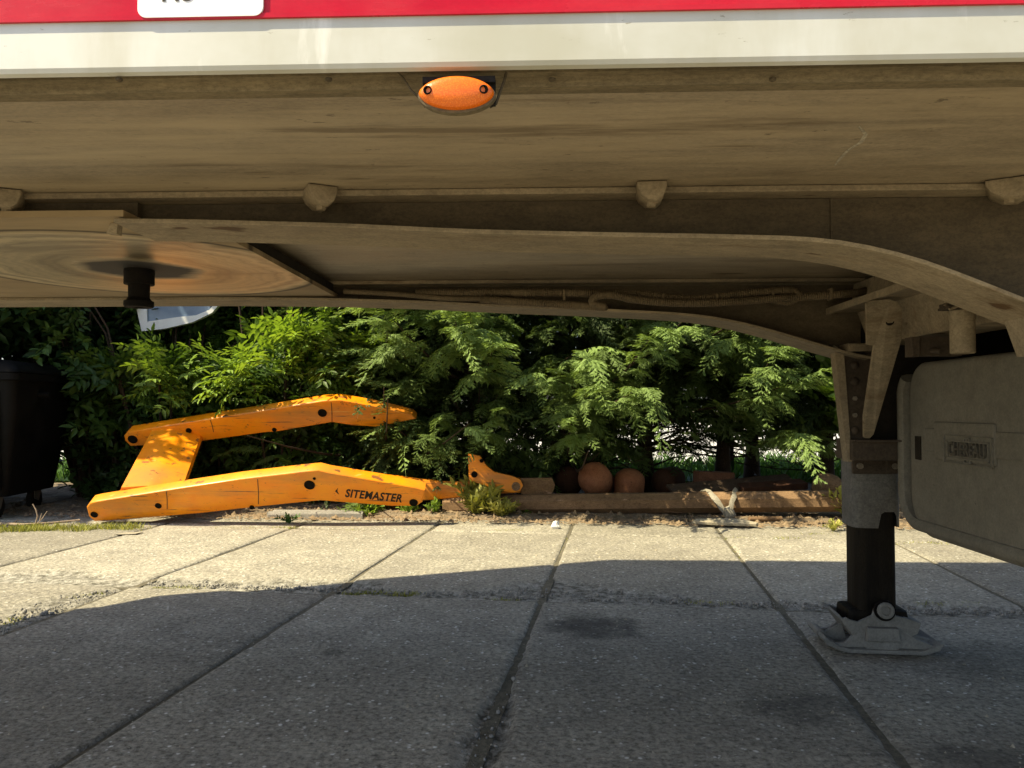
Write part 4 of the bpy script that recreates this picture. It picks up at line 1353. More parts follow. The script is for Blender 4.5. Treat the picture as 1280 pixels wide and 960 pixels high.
def rock(name, loc, size, mat, seed, label=None, cat='stone', rot=0):
    rg = random.Random(seed)
    bm = bmesh.new()
    bmesh.ops.create_icosphere(bm, subdivisions=2, radius=1)
    for v in bm.verts:
        n = fbm(np.array([v.co.x * 1.7 + seed]), np.array([v.co.y * 1.7 + v.co.z]), seed)[0]
        v.co *= 0.75 + 0.5 * n
        v.co = Vector((v.co.x * size[0], v.co.y * size[1], v.co.z * size[2]))
    mb = MB(); mb.bm.free(); mb.bm = bm
    o = mb.build(name, mat)
    o.location = loc
    o.rotation_euler = (0, 0, rot)
    if label: tag(o, label, cat)
    return o
q = atZ(902, 655, 0.02)
mb = MB()
mb.prism([(-0.20, 0.0), (-0.16, 0.05), (0.02, 0.075), (0.15, 0.06), (0.24, -0.03), (0.22, -0.055), (0.02, -0.04), (-0.1, -0.03)], 'z', 0, 0.022, None, 0.004)
o = mb.build('flat_stone', M['stone']); o.location = q + Vector((0, 0, 0.0)); o.rotation_euler = (R(8), 0, -0.1)
tag(o, 'flat pale broken stone below the cloth strap', 'stone')
mb = MB(); mb.cyl((0, 0, 0), (0.24, 0.02, 0.0), 0.018, n=12)
o = mb.build('rusty_pipe', M['rust'], None, 40); o.location = atZ(936, 649, 0.03)
tag(o, 'short rusty brown pipe on the soil right of the flat stone', 'pipe')
# paper scraps
bm_ = MB()
bm_.rings([[(0.03 * math.cos(t) * f + rng.uniform(-.008, .008), 0.02 * math.sin(t) * f, z + rng.uniform(-.006, .006)) for t in [k * math.pi / 4 for k in range(8)]] for f, z in ((0.6, 0.0), (1, 0.012), (0.8, 0.035), (0.45, 0.055))])
o = bm_.build('paper_scrap', M['paper']); o.location = atZ(695, 661, 0.0)
tag(o, 'small crumpled white paper scrap at the end of the middle joint', 'paper')
mb = MB(); mb.prism([(-0.08, -0.03), (0.06, -0.035), (0.08, 0.03), (-0.05, 0.028)], 'z', 0, 0.004)
o = mb.build('flat_paper', M['stone']); o.location = atZ(161, 667, 0.004); o.rotation_euler = (0, R(-2), 0.05)
tag(o, 'flat pale card scrap by the grassy joint below the loader arm', 'card')
# grey kerb piece under the near arm
a_, b__ = atZ(352, 640, 0.0), atZ(468, 638, 0.0)
kb = MB()
kb.box((0, -0.06, -0.03), ((b__ - a_).length, 0.08, 0.05), bev=0.012)
for v in kb.bm.verts:
    v.co += Vector((rng.uniform(-.004, .004), rng.uniform(-.004, .004), rng.uniform(-.008, .004)))
o = kb.build('kerb_stone', M['kerb']); o.location = (a_.x, 5.78, 0); o.rotation_euler = (0, 0, R(-2))
tag(o, 'broken grey kerb stone under the peak of the yellow arm', 'kerb stone')
# fallen branch and dry stems near the bin
def branch(name, pts, r0, r1, mat, label, cat, subs=()):
    P = [Vector(p) for p in pts]
    mb = MB()
    n = len(P)
    mb.tube([p - P[0] for p in P], [r0 + (r1 - r0) * i / (n - 1) for i in range(n)], 7)
    for sub in subs:
        S_ = [Vector(p) - P[0] for p in sub]
        mb.tube(S_, [r1 * (1 - 0.5 * i / (len(S_) - 1)) for i in range(len(S_))], 5)
    o = mb.build(name, mat, None, 60)
    o.location = P[0]
    return tag(o, label, cat)
branch('fallen_branch', [atZ(-60, 659, .03), atZ(0, 655, .02), atZ(30, 656, .03), atZ(62, 654, .02), atZ(100, 650, .03)], 0.014, 0.006, M['twig'], 'thin bare branch lying along the grass beside the black bin', 'branch', [[atZ(15, 655, .02), atY(22, 650, 5.4), atY(30, 652, 5.4)]])
gz = atZ(44, 657, 0.02)
branch('dry_stem', [gz, atY(47, 645, gz.y), atY(45, 637, gz.y), atY(41, 630, gz.y)], 0.005, 0.004, M['twig'], 'forked dry bare stem standing in the grass by the bin', 'stem', [[gz, atY(53, 648, gz.y), atY(59, 639, gz.y)], [atY(50, 650, gz.y), atY(52, 642, gz.y)]])

# window sash caught in the hedge
wy = 6.75
wp = empty('window_sash', atY(212, 392, wy))
tag(wp, 'white framed blue-grey window sash seen tilted above the leaves, far left', 'window')
O = wp.location
def wq(px, py, dy=0): return atY(px, py, wy + dy) - O
def slab_poly(mb, pts, th):
    mb.rings([[p + Vector((0, d, 0)) for p in pts] for d in (0, th)])
outer_l = [wq(160, 330), wq(182, 330), wq(183, 400), wq(184, 403), wq(176, 413), wq(175, 414)]
mb = MB()
slab_poly(mb, [wq(158, 330), wq(181, 330), wq(184, 402), wq(177, 414)], 0.05)
slab_poly(mb, [wq(184, 402), wq(220, 396.5), wq(245, 394), wq(262, 387), wq(267, 380), wq(280, 330), wq(286, 330), wq(274, 380), wq(265, 391), wq(240, 403), wq(205, 411), wq(177, 414)], 0.05)
mb.build('frame', M['white_sticker'], wp)
mb = MB()
slab_poly(mb, [wq(181, 328, .02), wq(184, 402, .02), wq(220, 396.5, .02), wq(245, 394, .02), wq(262, 387, .02), wq(281, 328, .02)], 0.012)
mb.build('pane', M['pane'], wp)

# ============================================================ BIN
bx = atZ(72, 655, 0.0)
binr = empty('waste_container', (-4.27, 5.95, 0.0), (0, 0, R(6)))
tag(binr, 'large black wheeled waste container half out of frame at the left edge', 'waste container')
mb = MB()
def rect_ring(w, d, z, r=0.06, n=5):
    out = []
    for cx, cy, a0 in ((w - r, -d + r, -90), (w - r, d - r, 0), (-w + r, d - r, 90), (-w + r, -d + r, 180)):
        for k in range(n + 1):
            t = R(a0 + 90 * k / n)
            out.append((cx + r * math.cos(t), cy + r * math.sin(t), z))
    return out
mb.rings([rect_ring(0.54, 0.38, 0.17), rect_ring(0.60, 0.44, 0.62), rect_ring(0.63, 0.47, 1.02), rect_ring(0.66, 0.50, 1.025), rect_ring(0.66, 0.50, 1.075)])
for k in range(7):
    x = -0.5 + k * 0.166
    mb.prism([(x, 0.22), (x + 0.03, 0.22), (x + 0.032, 0.95), (x - 0.002, 0.95)], 'y', -0.475, -0.40)
mb.build('body', M['bin'], binr, 30)
mb = MB()
rings = []
for f, z in ((1.0, 1.08), (0.995, 1.10), (0.93, 1.14), (0.80, 1.17), (0.5, 1.195), (0.1, 1.20)):
    rings.append([(x * f, y * f, z) for x, y, _ in rect_ring(0.665, 0.505, 0)])
mb.rings(rings)
mb.build('lid', M['bin'], binr, 40)
mb = MB()
mb.tube([(0.18, -0.475, 0.93), (0.18, -0.53, 0.93), (0.18, -0.53, 0.80), (0.20, -0.53, 0.77), (0.38, -0.53, 0.77), (0.40, -0.53, 0.80), (0.40, -0.53, 0.90), (0.40, -0.475, 0.90)], 0.009, 8)
mb.build('handle', M['leg_grey'], binr, 50)
mb = MB()
mb.tube([(0.62, -0.1, 0.92), (0.70, -0.1, 0.92)], 0.022, 12)
mb.build('trunnion', M['bin'], binr, 40)
for x in (-0.42, 0.42):
    for y in (-0.28, 0.28):
        mb = MB()
        mb.cyl((x - 0.02, y, 0.088), (x + 0.02, y, 0.088), 0.088, n=24)
        w = mb.build('wheel', M['rubber'], binr, 40)
        mb = MB()
        mb.prism([(y - 0.05, 0.09), (y + 0.01, 0.07), (y + 0.05, 0.168), (y - 0.06, 0.168)], 'x', x - 0.032, x - 0.024)
        mb.prism([(y - 0.05, 0.09), (y + 0.01, 0.07), (y + 0.05, 0.168), (y - 0.06, 0.168)], 'x', x + 0.024, x + 0.032)
        mb.build('fork', M['leg_grey'], w)

# ============================================================ WIRE FENCE
fence = empty('wire_fence', (0, 8.25, 0))
tag(fence, 'thin dark green welded wire fence running behind the hedge trunks', 'fence')
for i in range(9):
    x = -8 + 2.0 * i + 0.35
    mb = MB(); mb.box((x - 0.02, -0.02, 0), (x + 0.02, 0.02, 1.15)); mb.build('post', M['wire'], fence)
mb = MB()
def thinbox(mb, lo, hi):
    mb.box(lo, hi)
for i in range(7):
    z = 0.06 + 0.17 * i
    thinbox(mb, (-8, -0.0025, z - 0.0025), (8, 0.0025, z + 0.0025))
mb.build('horizontal_wire', M['wire'], fence, kind='stuff')
mb = MB()
for i in range(200):
    x = -8 + 0.08 * i
    thinbox(mb, (x - 0.002, -0.002, 0.02), (x + 0.002, 0.002, 1.10))
mb.build('vertical_wire', M['wire'], fence, kind='stuff')

# ============================================================ FOLIAGE
nr = np.random.default_rng(11)
def strip_tris(p0, p1, w, up):
    d = p1 - p0
    s = np.cross(d, up)
    s = s / (np.linalg.norm(s) + 1e-9) * w
    return [p0 - s, p0 + s, p1]
def frond(rg, L=1.0, n=13, sub=5, droop=0.45):
    V, Fc = [], []
    def tri(a, b, c):
        i = len(V); V.extend([a, b, c]); Fc.append((i, i + 1, i + 2))
    up = np.array([0, 0, 1.0])
    def axis(t): return np.array([L * t, 0.03 * L * math.sin(5 * t), 0.10 * L * math.sin(t * 2.2) - droop * L * t ** 2.2])
    for k in range(7):
        a, b = axis(k / 7), axis((k + 1.15) / 7)
        v = strip_tris(a, b, 0.010 * L * (1.2 - k / 7), up)
        tri(*v)
    for k in range(n):
        t = 0.10 + 0.88 * k / n
        for sd in (-1, 1):
            p = axis(t + 0.02 * rg.uniform(-1, 1))
            tl_ = L * (0.06 + 0.30 * (1 - t) ** 0.75 * min(1, 4 * t + 0.35)) * rg.uniform(0.75, 1.15)
            ang = math.radians(rg.uniform(38, 58))
            dz = rg.uniform(-0.55, -0.05)
            d = np.array([math.cos(ang), sd * math.sin(ang), dz])
            e = p + d * tl_ + np.array([0, 0, -0.12 * tl_])
            tri(*strip_tris(p, e, 0.016 * L, up))
            for q in range(sub):
                f = 0.2 + 0.78 * q / sub
                pp = p * (1 - f) + e * f
                for s2 in (-1, 1):
                    a2 = ang + s2 * math.radians(rg.uniform(28, 45))
                    l2 = tl_ * (0.42 * (1 - f) + 0.14) * rg.uniform(0.7, 1.2)
                    d2 = np.array([math.cos(a2), sd * math.sin(a2), dz - rg.uniform(0, 0.6)])
                    tri(*strip_tris(pp, pp + d2 * l2, (0.012 if sub > 3 else 0.022) * L, up + np.array([rg.uniform(-.5, .5), rg.uniform(-.5, .5), 0])))
    return np.array(V), np.array(Fc)
def leaf(V, Fc, p, d, nrm, L, w):
    d = d / np.linalg.norm(d)
    s = np.cross(d, nrm); s = s / (np.linalg.norm(s) + 1e-9)
    n2 = np.cross(s, d)
    i = len(V)
    V.extend([p, p + d * L * 0.35 + s * w + n2 * w * 0.25, p + d * L * 0.4 - n2 * w * 0.1, p + d * L * 0.35 - s * w + n2 * w * 0.25, p + d * L * 0.75 + s * w * 0.6 + n2 * w * .1, p + d * L * 0.75 - s * w * 0.6 + n2 * w * .1, p + d * L - n2 * L * 0.12])
    Fc.extend([(i, i + 1, i + 2), (i, i + 2, i + 3), (i + 1, i + 4, i + 2), (i + 2, i + 5, i + 3), (i + 2, i + 4, i + 6), (i + 2, i + 6, i + 5)])
def sprig(rg, L=1.0, n=7, leaflets=5, ll=0.22, lw=0.05):
    V, Fc = [], []
    def ax(t): return np.array([L * t, 0, 0.05 * L * math.sin(3 * t) - 0.18 * L * t * t])
    for k in range(5):
        i = len(V); V.extend(strip_tris(ax(k / 5), ax((k + 1.1) / 5), 0.010 * L, np.array([0, 0, 1.0]))); Fc.append((i, i + 1, i + 2))
    for k in range(n):
        t = 0.15 + 0.85 * k / n
        az = k * 2.4 + rg.uniform(-.4, .4)
        out = np.array([0.6, math.cos(az) * 0.8, 0.25 + math.sin(az) * 0.45])
        out /= np.linalg.norm(out)
        p = ax(t)
        if leaflets <= 1:
            leaf(V, Fc, p, out + np.array([0, 0, -0.2]), np.array([0, 0, 1.0]) + rg.uniform(-.5, .5, 3), ll * rg.uniform(.7, 1.2) * L, lw * L)
            continue
        rl = 0.30 * L * rg.uniform(0.8, 1.2)
        for j in range(leaflets):
            if j == leaflets - 1:
                q = p + out * rl; dd = out + np.array([0, 0, -0.25])
            else:
                q = p + out * rl * (0.45 + 0.4 * (j // 2))
                s = np.cross(out, [0, 0, 1.0]); s /= np.linalg.norm(s) + 1e-9
                dd = s * (1 if j % 2 else -1) + out * 0.5 + np.array([0, 0, -0.3])
            leaf(V, Fc, q, dd, np.array([0, 0, 1.0]) + rg.uniform(-.35, .35, 3), ll * L * rg.uniform(.75, 1.15), lw * L)
    return np.array(V), np.array(Fc)
rgT = np.random.default_rng(3)
FR_HI = [frond(rgT, 1, 15, 5, d) for d in (0.30, 0.45, 0.60, 0.80)]
FR_MID = [frond(rgT, 1, 9, 2, d) for d in (0.35, 0.6)]
FR_LO = [frond(rgT, 1, 5, 1, d) for d in (0.35, 0.6)]
SP_HI = [sprig(rgT, 1, 8, 5, 0.26, 0.052) for _ in range(4)]
SP_ONE = [sprig(rgT, 1, 12, 1, 0.34, 0.085) for _ in range(3)]
SP_BIG = [sprig(rgT, 1, 9, 1, 0.50, 0.13) for _ in range(3)]
def rotmats(fwd, roll):
    f = fwd / np.linalg.norm(fwd, axis=1, keepdims=True)
    up = np.tile(np.array([0, 0, 1.0]), (len(f), 1))
    s = np.cross(up, f); s /= np.linalg.norm(s, axis=1, keepdims=True) + 1e-9
    u = np.cross(f, s)
    c, sn = np.cos(roll)[:, None], np.sin(roll)[:, None]
    s2, u2 = s * c + u * sn, u * c - s * sn
    return np.stack([f, s2, u2], -1)       # columns
class Leaves:
    def __init__(s): s.V, s.F, s.T, s.n = [], [], [], 0
    def add(s, templates, pos, fwd, scale, roll, tint):
        which = nr.integers(0, len(templates), len(pos))
        for k, (tv, tf) in enumerate(templates):
            m = which == k
            if not m.any(): continue
            Rm = rotmats(fwd[m], roll[m])
            P = np.einsum('nij,vj->nvi', Rm, tv) * scale[m][:, None, None] + pos[m][:, None, :]
            N, nv = P.shape[:2]
            s.V.append(P.reshape(-1, 3))
            s.F.append((tf[None] + (np.arange(N) * nv)[:, None, None] + s.n).reshape(-1, 3))
            s.T.append(np.repeat(tint[m], nv))
            s.n += N * nv
    def build(s, name, mat, parent=None, origin=(0, 0, 0)):
        V = np.concatenate(s.V) - np.array(origin)
        return npmesh(name, V, np.concatenate(s.F), mat, parent, np.concatenate(s.T))
def clear_of(pos):
    # keep the space round the standing things free of stalks
    ok = np.ones(len(pos), bool)
    for (x0, x1, y0, y1, z0, z1) in ((-3.25, -1.30, 5.0, 6.50, -1, 0.98), (-3.6, -2.0, 5.2, 7.0, 1.20, 2.6), (-5, -3.25, 5.0, 6.5, -1, 1.3), (0.45, 1.7, 5.2, 6.7, -1, 0.62), (-1.7, -0.40, 5.0, 5.95, -1, 0.85), (-1.3, -0.75, 5.2, 6.2, 0.5, 0.95)):
        ok &= ~((pos[:, 0] > x0) & (pos[:, 0] < x1) & (pos[:, 1] > y0) & (pos[:, 1] < y1) & (pos[:, 2] > z0) & (pos[:, 2] < z1))
    return ok

def conifer(x, y, h, rad, zlow, label, seed, nb=90, front_y=5.75, bright=0.5):
    global nr
    nr = np.random.default_rng(seed)
    root = empty('conifer', (x, y, 0))
    tag(root, label, 'conifer tree', 'conifers of the hedge')
    L = Leaves()
    bmw = MB()
    # trunk
    tr = MB()
    pts = []
    for k in range(8):
        t = k / 7
        pts.append((0.05 * math.sin(3 * t + seed), 0.05 * math.cos(2 * t + seed) - 0.05, -0.05 + (h * 0.92 + 0.05) * t))
    tr.tube(pts, [0.068 * (1 - 0.85 * k / 7) + (0.03 if k == 0 else 0) for k in range(8)], 10)
    tr.build('trunk', M['bark'], root, 60)
    for b in range(nb):
        t = (b + nr.random()) / nb
        z = zlow + (h - zlow) * t ** 1.15 * 0.98
        prof = (1 - ((z - zlow) / (h - zlow)) ** 1.6) * 0.85 + 0.15
        prof *= min(1.0, 0.55 + (z - zlow) * 1.3)
        az = nr.random() * 2 * math.pi
        vis = math.sin(az) < 0.25
        ln = rad * prof * nr.uniform(0.65, 1.12)
        o = np.array([math.cos(az), math.sin(az), 0])
        # never reach past the yard edge
        if y + o[1] * ln < front_y:
            ln = max(0.3, (front_y - y) / o[1] * nr.uniform(0.85, 1.05))
        jut = vis and nr.random() < 0.40
        if jut and o[1] < -0.78:          # a few limbs stick out into the sun
            ln = (front_y - 0.22 - y) / o[1] * nr.uniform(0.95, 1.05)
        rise = nr.uniform(0.0, 0.40)
        p0 = np.array([x, y, z - 0.15])
        tip = p0 + o * ln + np.array([0, 0, rise * ln])
        sag = nr.uniform(0.02, 0.14) * ln
        pp = []
        for k in range(5):
            f = k / 4
            pp.append(p0 * (1 - f) + tip * f + np.array([0, 0, -sag * math.sin(math.pi * f)]))
        bmw.tube([Vector(q_ - np.array([x, y, 0])) for q_ in pp], [0.016 * (1 - 0.8 * k / 4) for k in range(5)], 5)
        m = 12 if vis else 7
        f = np.linspace(0.38 if vis else 0.5, 1.0, m)
        pos = p0 * (1 - f[:, None]) + tip * f[:, None]
        pos[:, 2] -= sag * np.sin(np.pi * f)
        sd = np.where(np.arange(m) % 2 == 0, 1, -1) * nr.uniform(0.2, 1.0, m) * (1.15 - f)
        side = np.array([-o[1], o[0], 0])
        fwd = o[None] * 1.0 + side[None] * sd[:, None] * 1.4 + np.array([0, 0, 1])[None] * nr.uniform(-0.15, 0.5, m)[:, None]
        scale = nr.uniform(0.15, 0.43, m) * (0.8 + 0.3 * f) * (1.25 if jut else 1.0)
        roll = nr.uniform(-0.5, 0.5, m)
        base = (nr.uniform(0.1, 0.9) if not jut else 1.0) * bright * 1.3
        tint = np.clip(base * 0.6 + 0.5 * f ** 2 * bright + nr.uniform(-0.15, 0.15, m), 0, 1)  # outer sprays and jutting limbs tinted lighter, sunlight put into the colour
        ok = clear_of(pos)
        if x < -0.9: ok &= pos[:, 1] > 5.6
        if ok.any():
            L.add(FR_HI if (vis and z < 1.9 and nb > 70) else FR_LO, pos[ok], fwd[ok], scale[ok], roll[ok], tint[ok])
    for b in range(44):             # dead bare twigs round the foot of the trunk
        z = nr.uniform(0.12, zlow + 0.5)
        az = nr.random() * 2 * math.pi
        ln = nr.uniform(0.3, 0.9)
        o = Vector((math.cos(az), math.sin(az), nr.uniform(-0.15, 0.45)))
        p0 = Vector((0, 0, z)); p1 = p0 + o * ln * 0.5 + Vector((0, 0, 0.03)); p2 = p0 + o * ln + Vector((nr.uniform(-.1, .1), nr.uniform(-.1, .1), nr.uniform(-.1, .15)))
        if y + p2.y < front_y + 0.1: continue
        bmw.tube([p0, p1, p2], [0.010, 0.006, 0.002], 4)
        for q_ in range(3):
            f = nr.uniform(0.3, 0.95)
            a_ = p0.lerp(p2, f)
            bmw.tube([a_, a_ + Vector((nr.uniform(-.2, .2), nr.uniform(-.2, .2), nr.uniform(-.12, .12)))], [0.004, 0.0015], 4)
    # inner growth, tinted darker to put its shade into the colour
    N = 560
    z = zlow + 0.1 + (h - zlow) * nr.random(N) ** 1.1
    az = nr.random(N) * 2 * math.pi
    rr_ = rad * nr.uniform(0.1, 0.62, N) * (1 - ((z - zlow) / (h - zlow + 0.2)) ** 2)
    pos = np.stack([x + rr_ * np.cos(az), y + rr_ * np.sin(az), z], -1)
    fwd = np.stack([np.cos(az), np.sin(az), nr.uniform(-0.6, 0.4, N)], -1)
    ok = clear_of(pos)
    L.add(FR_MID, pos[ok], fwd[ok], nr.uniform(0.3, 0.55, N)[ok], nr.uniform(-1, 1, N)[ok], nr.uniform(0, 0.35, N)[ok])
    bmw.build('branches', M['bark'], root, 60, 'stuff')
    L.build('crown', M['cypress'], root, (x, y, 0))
    return root
trees = [
    (-1.15, 6.95, 3.5, 1.15, 0.25, 'leafy pale green conifer rising behind the far loader arm, left end of the conifers', 5.70, 0.75),
    (-0.35, 6.80, 3.7, 1.10, 0.30, 'conifer with bright drooping sprays over the right end of the yellow arms', 5.62, 0.8),
    (0.50, 6.85, 3.6, 1.05, 0.35, 'dark conifer behind the hook plate and the domed rusty cylinder', 5.60, 0.65),
    (1.25, 7.00, 3.8, 1.10, 0.55, 'conifer with upright bright tips behind the middle of the rusty beam', 5.75, 0.6),
    (2.00, 7.20, 3.7, 1.20, 0.60, 'dark green conifer behind the slanted board', 5.90, 0.62),
    (3.05, 7.50, 3.8, 1.25, 0.66, 'conifer with a bare straight trunk near the trailer landing leg', 5.98, 0.62),
    (4.20, 7.40, 3.8, 1.2, 0.7, 'conifer half hidden behind the plastic box and landing leg', 6.1, 0.45),
]
for i, (x, y, h, r_, zl, lab, fy, br) in enumerate(trees):
    conifer(x, y, h, r_, zl, lab, 20 + i, nb=105, front_y=fy, bright=br)
# a second row closes the view
for i, (x, y, lab) in enumerate(((-0.9, 7.75, 'tall dark conifer in the back row behind the end of the far yellow arm'), (0.75, 7.8, 'tall dark conifer in the back row behind the rusty cylinders'), (2.5, 7.95, 'tall dark conifer in the back row behind the rusty beam'))):
    conifer(x, y, 4.2, 1.1, 1.0, lab, 60 + i, nb=60, front_y=6.8, bright=0.2)

def shrub(name, x, y, h, rx, ry, z0, mat, temps, label, cat, seed, n, sc, tint_rng=(0.1, 0.9), group=None, fronty=5.8):
    global nr
    nr = np.random.default_rng(seed)
    root = empty(name, (x, y, 0))
    tag(root, label, cat, group)
    L = Leaves()
    st = MB()
    nb = max(10, n // 12)
    for b in range(nb):
        u = nr.random(); az = nr.random() * 2 * math.pi
        zt_ = z0 + (h - z0) * nr.random() ** 0.85
        hh = (zt_ - z0) / (h - z0)
        w = math.sqrt(max(0.05, 1 - (2 * hh - 0.95) ** 2 * 0.8))
        rad = nr.uniform(0.55, 1.05)
        tip = np.array([x + rx * w * rad * math.cos(az), y + ry * w * rad * math.sin(az), zt_])
        tip[1] = max(tip[1], fronty + nr.uniform(0, 0.25))
        if not clear_of(tip[None])[0]: continue
        base = np.array([x + 0.15 * rx * math.cos(az), y + 0.15 * ry * math.sin(az), 0.0])
        midp = base * 0.45 + tip * 0.55 + np.array([0, 0, 0.15 * h])
        st.tube([Vector(q_ - np.array([x, y, 0])) for q_ in (base, base * 0.5 + midp * 0.5, midp, midp * 0.4 + tip * 0.6, tip)], [0.016, 0.012, 0.009, 0.006, 0.003], 5)
        m = 14
        f = np.sqrt(nr.random(m)) 
        pos = midp[None] * (1 - f[:, None]) + tip[None] * f[:, None] + nr.normal(0, 0.09, (m, 3))
        out = (tip - midp); out[2] *= 0.4
        out = out / (np.linalg.norm(out) + 1e-6)
        fwd = out[None] + nr.normal(0, 0.55, (m, 3)); fwd[:, 2] += 0.15
        tb = nr.uniform(*tint_rng)
        ok = clear_of(pos)
        if not ok.any(): continue
        L.add(temps, pos[ok], fwd[ok], (nr.uniform(0.75, 1.25, m) * sc)[ok], nr.uniform(-.6, .6, m)[ok], np.clip(tb + nr.uniform(-.15, .15, m), 0, 1)[ok])
    # dense heart, its shade painted in as a darker tint
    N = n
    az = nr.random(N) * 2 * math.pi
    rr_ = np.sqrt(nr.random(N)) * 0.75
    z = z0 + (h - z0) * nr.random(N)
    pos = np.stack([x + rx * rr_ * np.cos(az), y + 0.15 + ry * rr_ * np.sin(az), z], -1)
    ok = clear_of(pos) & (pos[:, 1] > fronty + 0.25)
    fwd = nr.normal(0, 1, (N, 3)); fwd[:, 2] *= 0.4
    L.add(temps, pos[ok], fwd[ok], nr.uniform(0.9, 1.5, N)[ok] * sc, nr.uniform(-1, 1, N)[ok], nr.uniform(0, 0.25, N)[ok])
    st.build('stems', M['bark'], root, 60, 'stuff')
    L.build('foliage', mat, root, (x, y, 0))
    return root
shrub('elder_bush', -2.05, 6.75, 2.9, 0.95, 0.75, 0.25, M['elder'], SP_HI, 'bright green feathery leaved bush behind the middle of the far yellow arm', 'shrub', 31, 620, 0.30, (0.0, 1.1), fronty=5.85)
shrub('elder_bush', -2.95, 6.60, 2.6, 0.85, 0.75, 0.7, M['elder'], SP_HI, 'bright green leafy bush right of the black bin and below the window sash', 'shrub', 32, 560, 0.28, (0.0, 1.1), fronty=5.8)
shrub('dark_bush', -3.75, 6.95, 2.9, 0.9, 0.7, 0.7, M['ivy'], SP_ONE, 'dark small leaved bush behind the black bin', 'shrub', 33, 640, 0.30, (0.2, 0.9), fronty=6.1)
shrub('dark_bush', -4.8, 6.9, 3.0, 0.9, 0.8, 0.5, M['ivy'], SP_ONE, 'dark bush at the far left edge behind the bin', 'shrub', 34, 420, 0.30, (0.2, 0.8), fronty=6.3)
shrub('dark_bush', -5.45, 5.75, 4.0, 1.1, 0.7, 0.8, M['ivy'], SP_ONE, 'tall dark shrub added out of view to shade the black bin', 'shrub', 40, 900, 0.42, (0.0, 0.4), fronty=5.1)  # added beyond the left edge so its shadow falls on the bin
shrub('ivy_patch', -2.5, 6.75, 0.95, 0.70, 0.35, 0.0, M['ivy'], SP_ONE, 'dark ivy growing between the two yellow arms', 'ivy', 35, 420, 0.22, (0.1, 0.6), fronty=6.45)
shrub('ivy_patch', -1.3, 6.75, 0.95, 0.75, 0.35, 0.0, M['ivy'], SP_ONE, 'dark ivy in the shade behind the peak of the marked arm', 'ivy', 36, 420, 0.22, (0.1, 0.7), fronty=6.35)
shrub('ivy_patch', -3.35, 6.75, 1.35, 0.50, 0.35, 0.0, M['ivy'], SP_ONE, 'dark ivy between the black bin and the yellow arms', 'ivy', 41, 380, 0.22, (0.1, 0.7), fronty=6.3)
shrub('laurel_bush', 3.05, 6.75, 1.75, 0.42, 0.30, 0.75, M['laurel'], SP_BIG, 'laurel bush with big glossy leaves left of the landing leg', 'shrub', 37, 90, 0.24, (0.5, 1.0), fronty=6.35)
shrub('dark_bush', -1.95, 7.7, 3.6, 1.3, 0.6, 0.9, M['ivy'], SP_ONE, 'tall dark bush behind the bright elder, middle left', 'shrub', 38, 700, 0.38, (0.0, 0.3), fronty=7.2)
shrub('dark_bush', -3.9, 7.8, 3.8, 1.4, 0.6, 1.0, M['ivy'], SP_ONE, 'tall dark bush behind the window sash, top left', 'shrub', 39, 700, 0.38, (0.0, 0.3), fronty=7.3)

# small weeds and grass
def weed(px, py, h, w, mat, temps, label, seed, n=24, z=0.0, sc=None):
    global nr
    nr = np.random.default_rng(seed)
    p = atZ(px, py, z)
    L = Leaves()
    az = nr.random(n) * 2 * math.pi
    pos = np.tile(np.array([[p.x, p.y, z]]), (n, 1)) + nr.normal(0, 0.004, (n, 3))
    u = nr.random(n)
    fwd = np.stack([np.cos(az) * u * w, np.sin(az) * u * w * 0.7, h * nr.uniform(0.5, 1.0, n)], -1)
    ln = np.linalg.norm(fwd, axis=1)
    L.add(temps, pos, fwd, ln * nr.uniform(0.7, 1.1, n), nr.uniform(-.5, .5, n), nr.uniform(0.3, 1, n))
    o = L.build('weed', mat, None, (p.x, p.y, z))
    o.location = (p.x, p.y, z)
    tag(o, label, 'weed', 'weeds along the yard edge')
weed(1060, 652, 0.26, 0.13, M['dry_grass'], SP_ONE, 'yellow-green leafy weed by the right end of the rusty beam', 71, 34)
weed(1042, 664, 0.08, 0.10, M['dry_grass'], SP_ONE, 'low flat weed on the paving left of the landing leg', 72, 16)
weed(598, 646, 0.27, 0.20, M['dry_grass'], SP_ONE, 'tall thin pale weed in front of the hook plate', 73, 40)
weed(628, 648, 0.15, 0.16, M['dry_grass'], SP_ONE, 'low pale weed just right of the tall thin one', 78, 30)
weed(513, 644, 0.13, 0.10, M['elder'], SP_ONE, 'green weed under the tip of the marked yellow arm', 74, 22)
weed(542, 645, 0.12, 0.08, M['elder'], SP_ONE, 'bright green weed right of the marked arm tip', 75, 20)
weed(452, 645, 0.10, 0.20, M['elder'], SP_ONE, 'low spreading green weeds below the black lettering', 76, 34, sc=0.10)
weed(362, 654, 0.06, 0.08, M['grass'], SP_ONE, 'tiny green weed on the slab edge under the arm peak', 77, 14, sc=0.08)
weed(650, 645, 0.06, 0.10, M['elder'], SP_ONE, 'small green weed at the left end of the rusty beam', 79, 14, sc=0.08)

